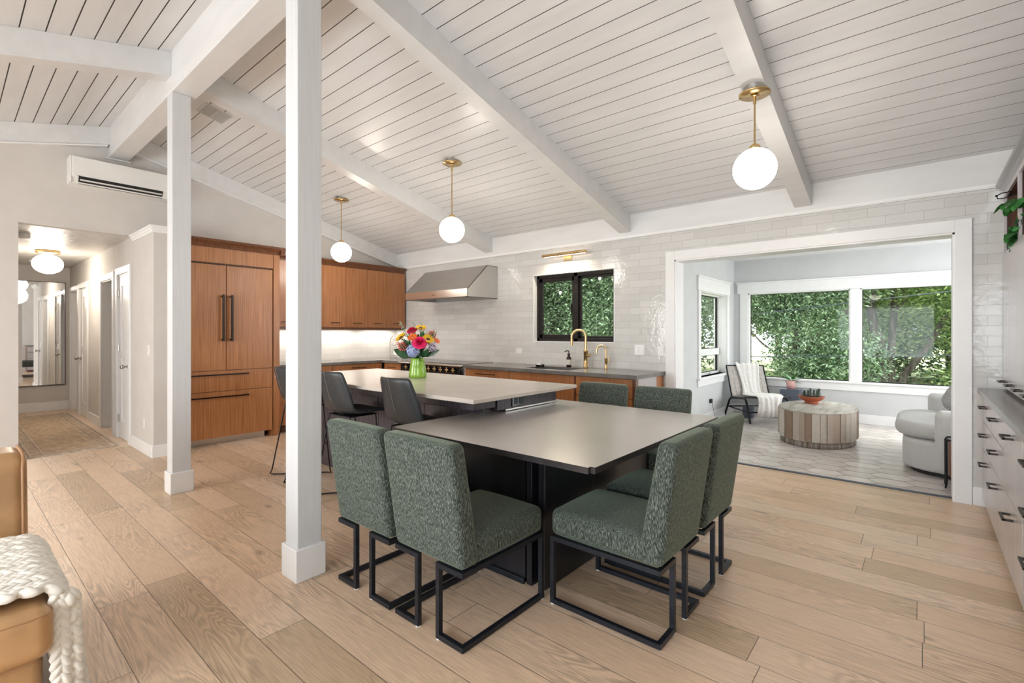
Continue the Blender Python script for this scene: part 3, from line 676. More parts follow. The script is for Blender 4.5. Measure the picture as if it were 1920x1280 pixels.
# base cabinets on the tiled wall: face y = CY
CY = 4.525
def base_x(x0, x1, label, kind='drawers'):
    t = thing('base_cabinet', label, 'cabinet', ((x0+x1)/2, 4.85, 0), 'walnut base cabinets')
    MB().box(x0, x1, CY+.022, YT-.002, .10, .872 if kind != 'sink' else .60).box(x0, x1, CY+.08, YT-.002, 0, .10).build('carcass', M['walnut_dark'], t)
    if kind == 'sink':
        MB().rbox(x0+.002, x1-.002, CY, CY+.021, .72, .866, .002).build('false_front', wn_, t)
        c = (x0+x1)/2
        for a, b, h in ((x0+.002, c-.0015, c-.06), (c+.0015, x1-.002, c+.06)):
            d = MB().rbox(a, b, CY, CY+.021, .105, .715, .002).build('door', wn_, t)
            mb = MB(); bar(mb, (h, CY, .45), (h, CY, .68), (0, -.03, 0), .005); mb.build('handle', M['handle'], d)
    else:
        for z0, z1 in ((.105, .40), (.405, .66), (.665, .866)):
            d = MB().rbox(x0+.002, x1-.002, CY, CY+.021, z0, z1, .002).build('drawer', wn_, t)
            mb = MB(); c = (x0+x1)/2; hw = (x1-x0)*.22; bar(mb, (c-hw, CY, z1-.055), (c+hw, CY, z1-.055), (0, -.03, 0), .005); mb.build('handle', M['handle'], d)
    return t
base_x(-6.48, -6.06, 'narrow walnut base cabinet in the corner left of the range')
base_x(-4.66, -3.89, 'walnut drawer cabinet just right of the range')
base_x(-3.885, -2.935, 'walnut sink cabinet below the brass faucet', 'sink')
t = base_x(-2.915, -2.235, 'walnut drawer cabinet at the right end of the counter')
MB().rbox(-2.934, -2.916, CY-.002, CY+.10, .10, .868, .002).build('stile', M['walnut_dark'], t); MB().rbox(-2.234, -2.20, CY-.004, CY+.05, 0, .872, .002).build('stile', M['walnut_dark'], t)
MB().rbox(-2.234, -2.198, CY+.051, 5.02, 0, .872, .002).build('end_panel', M['mauve_wood'], t)  # brown panel; its glare is put in with the paler veneer
MB().rbox(-2.234, -2.198, 5.021, YT-.003, 0, .872, .002).build('back_stile', wn_, t)
# countertops
mb = MB().rbox(XA+.014, -6.485, 2.885, YT-.002, .8725, .914, .004).rbox(-6.486, -6.05, 4.495, YT-.002, .8725, .914, .004)
tag(mb.build('countertop', M['stone_counter']), 'grey stone countertop under the lit white backsplash in the corner', 'countertop')
mb = MB()
SK = (-3.72, -3.08, 4.62, 5.03)
for a in ((-4.665, SK[0], 4.495, YT-.002), (SK[1], -2.175, 4.495, YT-.002), (SK[0], SK[1], 4.495, SK[2]), (SK[0], SK[1], SK[3], YT-.002)): mb.box(*a, .8725, .914)
tag(mb.build('countertop', M['stone_counter']), 'long grey stone countertop with the sink, below the black window', 'countertop')
t = thing('kitchen_sink', 'dark undermount sink set in the long grey countertop', 'sink', (-3.4, 4.82, .7))
mb = MB(); a, b, c, d = SK
mb.box(a-.01, a, c-.01, d+.01, .70, .872).box(b, b+.01, c-.01, d+.01, .70, .872).box(a, b, c-.01, c, .70, .872).box(a, b, d, d+.01, .70, .872).box(a, b, c, d, .69, .70)
mb.build('basin', M['rubber'], t)
MB().lathe([(.0, .004), (.04, .004), (.045, .0)], (-3.4, 4.82, .70), 20).build('drain', M['chrome'], t)
m2 = MB()
m2.rbox(-3.70, -3.42, 4.70, 4.96, .880, .892, .004)
for i in range(7): m2.tube([(-3.68+i*.04, 4.615, .921), (-3.68+i*.04, 5.035, .921)], .003, 6)
m2.tube([(-3.70, 4.62, .921), (-3.70, 5.03, .921)], .004, 6).tube([(-3.42, 4.62, .921), (-3.42, 5.03, .921)], .004, 6)
tag(MB().tube([(-3.98, 4.90, .92), (-3.85, 4.97, .92)], .006, 6).tube([(-3.95, 4.89, .92), (-3.83, 4.95, .92)], .005, 6).build('cutlery', M['chrome']), 'bright metal utensils lying on the counter left of the sink', 'utensil')
tag(MB().lathe([(.0, .001), (.05, .001), (.058, .03), (.06, .035), (.055, .035), (.048, .006)], (-3.66, 4.86, .914+.0), 20).build('strainer', M['chrome']), 'small steel strainer dish at the left rim of the sink', 'strainer')
# faucets
def faucet(name, x, y, h, rad, r, label, big):
    t = thing(name, label, 'faucet', (x, y, .914))
    MB().lathe([(0, 0), (r*1.9, 0), (r*1.9, .008), (r*1.55, .012), (r*1.55, h*.42), (r*1.75, h*.42), (r*1.75, h*.47), (r*1.2, h*.475), (0, h*.475)], (x, y, .9142), 20).build('body', M['brass'], t)
    # spout arches toward the room, slightly left
    d = Vector((-.86, -.5, 0)).normalized(); zt = .914+h-rad; p = [Vector((x, y, .914+h*.47)), Vector((x, y, zt))]
    c = Vector((x, y, zt))+d*rad
    for i in range(1, 15):
        a = PI*i/14; p.append(c-d*rad*math.cos(a)+Vector((0, 0, rad*math.sin(a))))
    p.append(p[-1]+Vector((0, 0, -h*(.22 if big else .12))))
    MB().tube(p, r, 14).build('spout', M['brass'], t)
    e = p[-1]; MB().cyl(e+Vector((0, 0, .06 if big else .02)), e, r*1.18, 14).build('spray_head', M['brass'], t)
    z = .914+h*.33; MB().cyl((x, y, z), (x+h*.15, y-.02, z), r*.95, 14).cyl((x+h*.15, y-.02, z-.0), (x+h*.16, y-.02, z+h*(.06 if big else .18)), r*.6, 10).build('lever', M['brass'], t)
faucet('kitchen_faucet', -3.14, 5.10, .46, .085, .0165, 'tall arched brass faucet behind the sink', True)
faucet('filter_faucet', -2.86, 5.10, .275, .055, .0105, 'small arched brass faucet right of the tall one', False)
# soap bottle
t = thing('soap_bottle', 'dark soap pump bottle with cream label beside the faucet', 'bottle', (-3.30, 4.96, .914))
MB().lathe([(0, 0), (.030, 0), (.032, .01), (.032, .10), (.026, .125), (.014, .135), (.014, .15), (0, .15)], (-3.36, 5.06, .9142), 20).build('bottle', M['soapglass'], t)
MB().lathe([(.0325, .03), (.0325, .095)], (-3.36, 5.06, .9142), 20).build('paper_label', M['label'], t)
MB().cyl((-3.36, 5.06, 1.064), (-3.36, 5.06, 1.085), .017, 14).cyl((-3.36, 5.06, 1.085), (-3.36, 5.06, 1.115), .006, 8).tube([(-3.36, 5.06, 1.115), (-3.375, 5.035, 1.118), (-3.39, 5.01, 1.108)], .0065, 8).build('pump', M['rubber'], t)
# range
t = thing('range_cooker', 'wide steel range cooker with black front and brass knobs', 'range', (-5.36, 4.8, 0))
RX0, RX1 = -6.045, -4.67
MB().rbox(RX0, RX1, 4.54, YT-.003, .12, .885, .005).build('body', M['steel'], t)
MB().rbox(RX0+.02, RX1-.02, 4.52, 4.54, .13, .70, .004).build('oven_door', M['blackglass'], t)
MB().tube([(RX0+.08, 4.47, .70), (RX1-.08, 4.47, .70)], .013, 12).cyl((RX0+.12, 4.47, .70), (RX0+.12, 4.52, .70), .009, 8).cyl((RX1-.12, 4.47, .70), (RX1-.12, 4.52, .70), .009, 8).build('oven_handle', M['brass'], t)
MB().rbox(RX0+.02, RX1-.06, 4.50, 4.54, .755, .882, .004).build('control_panel', M['blackglass'], t)
for i in range(9):
    x = -5.86+i*.128
    mb = MB().cyl((x, 4.50, .835), (x, 4.478, .835), .027, 18); 
    k = MB()
    for a in range(4):
        c, s = math.cos(a*PI/2), math.sin(a*PI/2)
        k.ball((x+c*.021, 4.470, .835+s*.021), (.009 if abs(c) < .5 else .015, .007, .009 if abs(s) < .5 else .015), n=10, m=6)
    k.ball((x, 4.468, .835), .011, n=10, m=6)
    b = mb.build('knob', M['bronze'], t); k.build('knob_grip', M['brass'], b)
MB().rbox(RX0-.0, RX1+.0, 4.46, YT-.003, .886, .905, .005).build('cooktop', M['steel'], t)
mb = MB().rbox(RX0+.05, RX1-.05, 4.60, YT-.06, .9055, .918, .003); mb.build('griddle_cover', M['stone_counter'], t)
MB().cyl((RX0+.1, 4.75, 0), (RX0+.1, 4.75, .12), .03).cyl((RX1-.1, 4.75, 0), (RX1-.1, 4.75, .12), .03).cyl((RX0+.1, 5.1, 0), (RX0+.1, 5.1, .12), .03).cyl((RX1-.1, 5.1, 0), (RX1-.1, 5.1, .12), .03).build('foot', M['steel'], t)
# hood
t = thing('range_hood', 'stainless steel canopy range hood on the tiled wall', 'range hood', (-5.37, 4.9, 1.83))
hx0, hx1 = -6.05, -4.69
def hoodprof(ox): return [(YT-.002, 1.832), (4.60, 1.832), (4.60, 1.945), (4.99, 2.298), (YT-.002, 2.298)]
mb = MB(); A = hoodprof(0); th = .004
# left and right sides slope in from the front band
def ring(z0y): pass
fb, tb = (hx0, hx1), (hx0+.0, hx1-.0)
mb.prism(A, 'x', hx0, hx0+.006).prism(A, 'x', hx1-.006, hx1)
mb.box(hx0, hx1, 4.60, 4.606, 1.832, 1.945).box(hx0, hx1, 4.99, YT-.002, 2.292, 2.298)
mb.prism([(4.60, 1.945), (4.606, 1.939), (4.996, 2.292), (4.99, 2.298)], 'x', hx0, hx1)
mb.box(hx0, hx1, 4.60, 4.64, 1.832, 1.838).box(hx0, hx0+.05, 4.60, YT-.002, 1.832, 1.838).box(hx1-.05, hx1, 4.60, YT-.002, 1.832, 1.838).box(hx0, hx1, 5.16, YT-.002, 1.832, 1.838)
mb.build('canopy', M['steel'], t)
mb = MB(); mb.prism([(4.64, 1.835), (5.16, 1.90), (5.16, 1.905), (4.64, 1.840)], 'x', hx0+.05, hx1-.05)
mb.build('filter_backing', M['rubber'], t)
mb = MB()
for i in range(26):
    x = hx0+.07+i*.0475; mb.prism([(4.65, 1.830), (5.15, 1.893), (5.15, 1.899), (4.65, 1.836)], 'x', x, x+.026)
mb.build('baffle_filter', M['steel'], t)
MB().box(-5.42, -5.36, 4.5985, 4.60, 1.882, 1.894).build('badge', M['walnut_dark'], t)
# picture light above the window
t = thing('picture_light', 'slim brass bar light mounted above the black window', 'wall light', (-3.47, YT, 2.33))
MB().rbox(-3.53, -3.41, YT-.012, YT-.0, 2.27, 2.35, .003).build('backplate', M['brass'], t)
MB().cyl((-3.47, YT-.01, 2.335), (-3.47, YT-.10, 2.345), .009, 10).build('arm', M['brass'], t)
MB().cyl((-3.80, YT-.11, 2.345), (-3.14, YT-.11, 2.345), .019, 18).build('bar', M['brass'], t)
MB().box(-3.78, -3.16, YT-.104, YT-.090, 2.3250, 2.3285).build('diffuser', M['ledwarm'], t)
area('picture_light_lamp', (-3.47, YT-.11, 2.318), (-.5, 0, 0), .6, .02, 5, (1, .86, .66))
# outlets and switches
def plate(x, z, w, h, n, label, kind, face='y', pos=None, sgn=-1):
    # wall plate on a wall facing -y at y=pos
    t = thing('wall_plate', label, kind, (x, pos, z) if face == 'y' else (pos, x, z))
    def bx(a0, a1, d0, d1, z0, z1, r=.002):
        if face == 'y': return MB().rbox(a0, a1, pos+min(sgn*d0, sgn*d1), pos+max(sgn*d0, sgn*d1), z0, z1, r)
        return MB().rbox(pos+min(sgn*d0, sgn*d1), pos+max(sgn*d0, sgn*d1), a0, a1, z0, z1, r)
    bx(x-w/2, x+w/2, 0, .006, z-h/2, z+h/2).build('cover', M['white_plastic'], t)
    for i in range(n):
        c = x-w/2+w*(i+.5)/n
        if kind == 'switch': bx(c-.016, c+.016, .006, .010, z-.033, z+.033, .001).build('rocker', M['trim'], t)
        else:
            bx(c-.017, c+.017, .006, .009, z-.035, z+.035, .001).build('receptacle', M['trim'], t)
            for dz in (-.018, .018): bx(c-.006, c-.004, .0088, .0092, z+dz-.004, z+dz+.004, .0001).build('slot', M['gap'], t); bx(c+.004, c+.006, .0088, .0092, z+dz-.004, z+dz+.004, .0001).build('slot', M['gap'], t)
plate(-4.285, 1.09, .115, .07, 1, 'white outlet plate on the tile left of the brass faucets', 'outlet', pos=YT)
plate(-2.485, 1.145, .125, .118, 2, 'double white switch plate on the tile right of the kitchen window', 'switch', pos=YT)
plate(-2.232, 1.140, .075, .118, 1, 'single white switch plate next to the sunroom casing', 'switch', pos=YT)
plate(-6.455, 1.15, .07, .115, 1, 'white switch plate at the hallway corner wall', 'switch', pos=WY)
plate(-6.64, .33, .07, .115, 1, 'white outlet low on the hallway corner wall', 'outlet', pos=WY)
plate(5.98, 1.155, .07, .115, 1, 'white switch inside the sunroom opening left of the narrow window', 'switch', 'x', SX0, 1)
# corner rack: arched two-shelf stand
t = thing('arched_rack', 'arched metal rack with two shelves standing in the counter corner', 'rack', (-6.72, 4.98, .914))
def arch(dx, r=.005):
    p = [(-6.90, 4.93+dx, .916)]
    p += [(-6.73-.17*math.cos(PI*i/14), 4.93+dx, 1.16+.15*math.sin(PI*i/14)) for i in range(15)]; p += [(-6.56, 4.93+dx, .916)]
    return MB().tube(p, r, 8)
arch(0).build('arch', M['chrome'], t); arch(.14).build('arch', M['chrome'], t)
for z in (.955, 1.13): MB().rbox(-6.90, -6.56, 4.93, 5.07, z, z+.006, .002).build('shelf', M['chrome'], t)
for i, (x, c, k) in enumerate(((-6.84, 'label', 'cream'), (-6.77, 'pinkpot', 'pink'), (-6.69, 'label', 'ivory'), (-6.62, 'terra', 'reddish'))):
    tag(MB().lathe([(0, 0), (.024, 0), (.026, .01), (.026, .05), (.015, .058), (0, .06)], (x, 5.0, 1.1365), 14).build('spice_jar', M[c]), '%s little jar on the upper shelf of the arched rack' % k + (', nearest the gable wall' if i == 0 else ''), 'jar', 'jars on the arched rack')
tag(MB().rbox(-6.84, -6.74, 4.96, 5.04, .9615, 1.06, .012).build('canister', M['white_plastic']), 'white square canister on the lower shelf of the arched rack', 'canister')
tag(MB().lathe([(0, 0), (.035, 0), (.038, .01), (.036, .075), (.03, .08), (0, .082)], (-6.64, 5.0, .9615), 16).build('canister', M['label']), 'cream round canister on the lower shelf of the arched rack', 'canister')

# ---------------- island
t = thing('kitchen_island', 'long island with dark base and light stone top carrying a flower vase', 'island', (-3.7, 2.8, 0))
MB().rbox(-5.0, -2.175, 2.185, 3.395, .886, .914, .004).build('stone_top', M['stone_light'], t)
mb = MB().box(-4.95, -2.42, 2.52, 3.33, .0, .885); 
mb.build('base', M['isl_wood'], t)
mb = MB()
for i in range(8):
    x = -4.94+i*.315; mb.rbox(x+.003, x+.312, 2.505, 2.519, .09, .78, .003)
mb.build('back_panel', M['isl_wood'], t)
MB().rbox(-4.93, -2.36, 2.38, 2.60, .80, .885, .004).build('apron', M['isl_wood'], t)
MB().rbox(-2.419, -2.36, 2.62, 3.36, .772, .885, .003).build('end_apron', M['isl_wood'], t)
MB().rbox(-2.355, -2.348, 2.70, 3.36, .764, .776, .001).build('metal_edge', M['steel'], t)
ou = MB().rbox(-2.36, -2.352, 2.78, 2.92, .785, .868, .002).build('outlet', M['blackglass'], t)
MB().box(-2.352, -2.350, 2.80, 2.84, .80, .855).box(-2.352, -2.350, 2.86, 2.90, .80, .855).build('receptacle', M['slate'], ou)
# ---------------- dining table
t = thing('dining_table', 'square dark stone dining table built against the end of the island', 'table', (-1.79, 2.64, 0))
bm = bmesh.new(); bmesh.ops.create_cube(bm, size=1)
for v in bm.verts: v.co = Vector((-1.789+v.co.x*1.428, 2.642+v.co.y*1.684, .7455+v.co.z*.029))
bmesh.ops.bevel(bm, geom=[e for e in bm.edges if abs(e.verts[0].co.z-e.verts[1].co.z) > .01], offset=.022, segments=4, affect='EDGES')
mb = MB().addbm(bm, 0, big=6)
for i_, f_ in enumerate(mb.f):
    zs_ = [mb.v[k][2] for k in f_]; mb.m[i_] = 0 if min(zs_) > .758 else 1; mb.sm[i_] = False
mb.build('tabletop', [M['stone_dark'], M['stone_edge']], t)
MB().box(-2.40, -1.62, 2.02, 3.27, .03, .729).box(-2.40, -1.60, 2.04, 3.25, 0, .03).build('base', M['black_panel'], t)
for x0, x1, y0 in ((-1.61, -1.575, 2.02), (-1.555, -1.535, 2.05), (-1.515, -1.495, 2.03)): MB().rbox(x0, x1, y0, 3.25, .0, .729, .002).build('fin', M['black_panel'], t)
MB().rbox(-2.40, -1.62, 2.005, 2.018, .0, .03, .002).build('base_strip', M['navy_metal'], t)

# ---------------- dining chairs (local: faces +y, origin rear centre on the floor)
def make_dining_chair(label, grp):
    t = thing('dining_chair', label, 'chair', (0, 0, 0), grp)
    def seatwarp(p): return (p.x, p.y, p.z-(.012 if p.z < .4 else 0)*0)
    MB().cushion(-.226, .226, .085, .575, .334, .462, .034, (.004, .004, .028), 8).build('seat', M['fabric'], t)
    mb = MB()
    def bw(p):
        k = (p.z-.335)/(.872-.335); y = p.y
        # thick wedge: rear leans back, front leans a little
        f = (y-0)/.115
        y0 = .0-.075*k; y1 = .118-.105*k
        return (p.x*(1+.035*k), y0+(y1-y0)*f, p.z)
    mb.cushion(-.229, .229, 0, .115, .335, .878, .030, (.003, .004, .004), 8, warp=bw).build('backrest', M['fabric'], t)
    r = .011; X = .220; XI = .072; y0, y1 = .012, .560; z0, z1 = .012, .322
    def sq(a, b, w=r): return MB().box(min(a[0], b[0])-w, max(a[0], b[0])+w, min(a[1], b[1])-w, max(a[1], b[1])+w, min(a[2], b[2])-w, max(a[2], b[2])+w)
    for s in (-1, 1):
        sq((s*X, y1, z0), (s*X, y1, z1-2*r-.001)).build('leg', M['navy_metal'], t)
        sq((s*XI, y0, z0), (s*XI, y0, z1-2*r-.001)).build('leg', M['navy_metal'], t)
        m = sq((s*X, y0, z0), (s*X, y1-2*r-.001, z0)); m.box(min(s*(XI+r), s*(X-r)), max(s*(XI+r), s*(X-r)), y0-r, y0+r, z0-r, z0+r); m.build('foot_rail', M['navy_metal'], t)
        m = sq((s*X, y0, z1), (s*X, y1, z1)); m.box(min(s*(XI-r), s*(X-r)), max(s*(XI-r), s*(X-r)), y0-r, y0+r, z1-r, z1+r); m.build('seat_rail', M['navy_metal'], t)
        for gx, gy in ((s*X, y1), (s*XI, y0)): MB().cyl((gx, gy, -.0035), (gx, gy, .0015), .0125, 12).build('glide', M['glide'], t)
    t.location.z = .0035
    return t
ch = make_dining_chair('green chenille dining chair with its back to the camera, centre foreground', 'green dining chairs')
ch.location = (-1.688, 1.40, .0035)
Zc = .0035
dup(ch, (-2.19, 1.395, Zc), 0, 'green chenille dining chair nearest the near white post')
dup(ch, (-.838, 2.185, Zc), PI/2, 'green chenille dining chair facing left at the near right corner of the table')
dup(ch, (-.838, 2.725, Zc), PI/2, 'second green dining chair on the right side, behind the nearest one')
dup(ch, (-1.655, 3.875, Zc), PI, 'green dining chair at the far side of the table, nearer the sunroom')
dup(ch, (-2.215, 3.875, Zc), PI, 'green dining chair at the far side of the table, beside the island')

# ---------------- bar stools (local: faces +y)
def make_stool(label, grp):
    t = thing('bar_stool', label, 'stool', (0, 0, 0), grp)
    prof = []   # (y, z, halfwidth, curl)
    for y, z, w, c in ((-.215, 1.035, .165, .035), (-.205, .98, .178, .04), (-.185, .90, .195, .045), (-.165, .82, .208, .045), (-.140, .75, .215, .04), (-.105, .705, .218, .034),
                       (-.05, .685, .220, .028), (.02, .680, .218, .022), (.10, .683, .212, .018), (.18, .690, .205, .012), (.235, .690, .196, .004), (.255, .678, .190, .0)):
        row = []
        for j in range(13):
            s = -1+2*j/12; e = abs(s)**2.4
            fwd = 1 if z > .76 else max(0, (z-.68)/.08)
            row.append((s*w, y+c*e*fwd*1.3, z+c*e*(1-fwd)*1.2))
        prof.append(row)
    # smooth by subdividing
    MB().sheet(prof, .028).build('shell', M['black_leather'], t)
    o = t.children[0].modifiers.new('smooth', 'SUBSURF'); o.levels = 1; o.render_levels = 1
    seam = [(r[6][0], r[6][1]-.017 if r[6][2] > .76 else r[6][1], r[6][2] if r[6][2] > .76 else r[6][2]-.018) for r in prof[:7]]
    MB().tube([(p[0]-.0, p[1], p[2]) for p in seam], .0013, 6).build('seam', M['seam'], t)
    for s in (-1, 1):
        fx = s*.20
        rod = [(s*.15, -.09, .668), (s*.19, -.20, .05), (s*.196, -.215, .016), (s*.17, -.195, .008), (-s*.16, .185, .008 + (.0 if s > 0 else .014)), (-s*.19, .21, .02), (-s*.185, .20, .06), (-s*.15, .15, .668)]
        MB().tube(rod, .0062, 8).build('leg_rod', M['black_metal'], t)
    MB().tube([(-.165, .175, .30), (.165, .175, .30)], .006, 8).build('footrest', M['black_metal'], t)
    MB().rbox(-.16, .16, -.10, .16, .660, .668, .003).build('seat_plate', M['black_metal'], t)
    return t
st = make_stool('charcoal leather bar stool nearest the dining table', 'leather bar stools at the island')
st.location = (-2.80, 2.215, 0)
dup(st, (-3.65, 2.205, 0), .03, 'charcoal leather bar stool in the middle, just right of the near post')
dup(st, (-4.48, 2.20, 0), -.12, 'charcoal leather bar stool mostly hidden behind the near post')

# ---------------- pendants, ceiling fixtures
def pendant(x, y, zcan, label):
    t = thing('pendant_light', label, 'pendant light', (x, y, zcan), 'globe pendant lights')
    s = math.atan(.254)
    mb = MB().lathe([(0, .0), (.096, 0), (.096, .012), (0, .012)], (x, y, zcan-.03), 36)
    mb.build('canopy', M['brass'], t)
    # wedge that fills between level canopy and sloping boards
    n = 24; b0 = [(x+.075*math.cos(2*PI*k/n), y+.075*math.sin(2*PI*k/n), zcan-.018) for k in range(n)]; b1 = [(p[0], p[1], zcan+.002-.254*(p[1]-y)) for p in b0]
    MB().add(b0+b1, [tuple(range(n-1, -1, -1)), tuple(range(n, 2*n))]+[(k, (k+1) % n, (k+1) % n+n, k+n) for k in range(n)]).build('mount', M['chrome'], t)
    MB().lathe([(0, 0), (.030, 0), (.030, .004), (.018, .010)], (x, y, zcan-.044), 20).cyl((x, y, zcan-.09), (x, y, zcan-.03), .0105, 12).cyl((x, y, 2.56), (x, y, zcan-.04), .0062, 12).build('stem', M['brass'], t)
    MB().lathe([(0, .03), (.012, .03), (.034, .012), (.036, 0), (.036, -.012), (0, -.012)], (x, y, 2.562), 24).build('fitter', M['brass'], t)
    MB().ball((x, y, 2.425), .133, n=36, m=24).build('globe', M['globe'], t)
    l = bpy.data.lights.new('pendant_lamp', 'POINT'); l.energy = 12; l.shadow_soft_size = .134; l.color = (1, .90, .78)
    lo = bpy.data.objects.new('pendant_lamp', l); COL.objects.link(lo); lo.location = (x, y, 2.25)
pendant(-.845, 3.48, 2.944, 'brass pendant with white globe hanging from the right beam, largest in view')
pendant(-3.78, 3.48, zc(3.48), 'brass pendant with white globe over the middle of the island')
pendant(-5.96, 3.48, zc(3.48), 'brass pendant with white globe farthest left, before the wall cabinets')
# air conditioner
t = thing('air_conditioner', 'white wall-mounted air conditioner above the hallway opening', 'air conditioner', (XA, 1.33, 3.1))
ax = -6.92; ay0, ay1 = .885, 1.80
MB().prism([(XA+.001, 3.235), (ax, 3.235), (ax+.004, 3.03), (ax-.03, 2.955), (XA+.001, 2.945)], 'y', ay0+.012, ay1-.012).build('housing', M['white_plastic'], t)
MB().rbox(ax-.01, ax+.006, ay0+.02, ay1-.02, 3.02, 3.238, .006).build('front_panel', M['white_plastic'], t)
MB().rbox(XA+.001, ax+.004, ay0, ay0+.012, 2.955, 3.24, .004).rbox(XA+.001, ax+.004, ay1-.012, ay1, 2.955, 3.24, .004).build('side_cap', M['white_plastic'], t)
MB().prism([(ax-.034, 2.950), (ax+.012, 3.026), (ax+.006, 3.030), (ax-.040, 2.954)], 'y', ay0+.07, ay1-.09).build('outlet_slot', M['rubber'], t)
MB().prism([(ax-.008, 2.984), (ax+.016, 2.992), (ax+.016, 2.995), (ax-.008, 2.987)], 'y', ay0+.08, ay1-.10).prism([(ax-.035, 2.955), (ax-.014, 2.962), (ax-.014, 2.966), (ax-.035, 2.960)], 'y', ay0+.06, ay1-.08).build('louver', M['white_plastic'], t)
MB().box(ax+.0055, ax+.0066, ay0+.05, ay0+.085, 3.030, 3.034).build('logo', M['chrome'], t)
# ceiling vent
t = thing('ceiling_vent', 'small slotted white air vent in the board ceiling', 'vent', (-5.5, 1.80, zc(1.8)))
def slope_box(mb, x0, x1, y0, y1, o0, o1): return mb.prism([(y0, zc(y0)+o0), (y1, zc(y1)+o0), (y1, zc(y1)+o1), (y0, zc(y0)+o1)], 'x', x0, x1)
mb = MB(); slope_box(mb, -5.64, -5.37, 1.68, 1.69, -.008, -.0005); slope_box(mb, -5.64, -5.37, 1.91, 1.92, -.008, -.0005); slope_box(mb, -5.64, -5.63, 1.69, 1.91, -.008, -.0005); slope_box(mb, -5.38, -5.37, 1.69, 1.91, -.008, -.0005)
mb.build('frame', M['white_paint'], t); mb = MB()
for i in range(13): slope_box(mb, -5.627+i*.019, -5.620+i*.019, 1.69, 1.91, -.007, -.0005)
slope_box(mb, -5.63, -5.38, 1.795, 1.803, -.008, -.0005); mb.build('slats', M['white_paint'], t)
mb = MB(); slope_box(mb, -5.63, -5.38, 1.69, 1.91, -.0015, -.0006); mb.build('duct_shadow', M['rubber'], t)

# ---------------- hallway things
t = thing('ceiling_light', 'round opal ceiling light glowing in the hallway', 'ceiling light', (-9.3, .96, 2.487))
MB().lathe([(0, 0), (.13, 0), (.13, -.03), (.11, -.045), (0, -.045)], (-9.3, .96, 2.4868), 30).build('mount', M['brass'], t)
MB().ball((-9.3, .96, 2.30), (.165, .165, .135), n=32, m=20).build('globe', M['globe'], t)
l = bpy.data.lights.new('hall_lamp', 'POINT'); l.energy = 16; l.shadow_soft_size = .16; l.color = (1, .88, .74)
lo = bpy.data.objects.new('hall_lamp', l); COL.objects.link(lo); lo.location = (-9.3, .96, 2.08)
t = thing('wall_mirror', 'large thin framed mirror on the end wall of the hallway', 'mirror', (-11.49, 1.0, .44))
MB().box(-11.498, -11.482, .600, 1.402, .447, 2.212).build('mirror_glass', M['mirror'], t)
mb = MB()
for a in ((.592, .600, .439, 2.22), (1.402, 1.410, .439, 2.22), (.600, 1.402, .439, .447), (.600, 1.402, 2.212, 2.22)): mb.box(-11.4985, -11.474, *a)
mb.build('frame', M['black_metal'], t)
tag(MB().rbox(-10.93, -7.25, .575, 1.372, .0005, .009, .003).build('hall_rug', M['rug']), 'faded beige patterned runner rug on the hallway floor', 'rug')
t = thing('smoke_detector', 'white round smoke detector on the ceiling near the hallway end', 'smoke detector', (-10.7, .95, 2.487))
MB().lathe([(0, -.035), (.05, -.035), (.065, -.02), (.068, 0)], (-10.7, .95, 2.4868), 24).build('body', M['white_plastic'], t)
tag(MB().lathe([(0, -.06), (.04, -.06), (.05, -.045), (.05, 0)], (-7.9, .62, 2.4868), 20).build('motion_sensor', M['white_plastic']), 'small grey sensor hanging at the hallway ceiling edge', 'sensor')

# ============================================================ RIGHT-HAND BUILT-IN CABINETS
CX = .355; mw = M['mauve_wood']
def sq_pull(mb, x, y, z, w, d=.038):
    # square loop pull standing off the face (face normal -x), width along y
    r = .0055
    mb.box(x-d-r, x-d+r, y-w/2, y+w/2, z-r, z+r).box(x-d, x, y-w/2, y-w/2+2*r, z-r, z+r).box(x-d, x, y+w/2-2*r, y+w/2, z-r, z+r)
    return mb
def drawer_unit(y1, y0, rows, label):
    t = thing('drawer_cabinet', label, 'cabinet', (.66, (y0+y1)/2, 0), 'taupe built-in base cabinets')
    MB().box(CX+.021, XR-.001, y0, y1, .07, .874).box(CX+.08, XR-.001, y0, y1, 0, .07).build('carcass', M['walnut_dark'], t)
    for z0, z1 in rows:
        d = MB().rbox(CX, CX+.02, y0+.003, y1-.003, z0+.003, z1-.003, .0015).build('drawer', mw, t)
        sq_pull(MB(), CX, (y0+y1)/2+.02, z1-.075, .13).build('handle', M['handle'], d)
R3 = [(.065, .456), (.456, .668), (.668, .872)]; R2 = [(.065, .456), (.456, .872)]
drawer_unit(5.19, 4.568, R3, 'taupe drawer cabinet against the tiled wall, farthest along the right side')
drawer_unit(4.568, 3.902, R3, 'taupe drawer cabinet second from the tiled wall on the right side')
drawer_unit(3.902, 3.24, R2, 'taupe cabinet with two deep drawers at the right edge of the picture')
drawer_unit(3.22, 2.56, R3, 'taupe drawer cabinet cut off by the right edge of the picture')
drawer_unit(2.56, 1.90, R3, 'nearest taupe drawer cabinet on the right side beyond the picture edge')
tag(MB().rbox(.328, XR-.002, 1.88, YT-.003, .8745, .914, .004).build('countertop', M['stone_counter']), 'dark stone countertop on the taupe cabinets along the right wall', 'countertop')
HX = .467
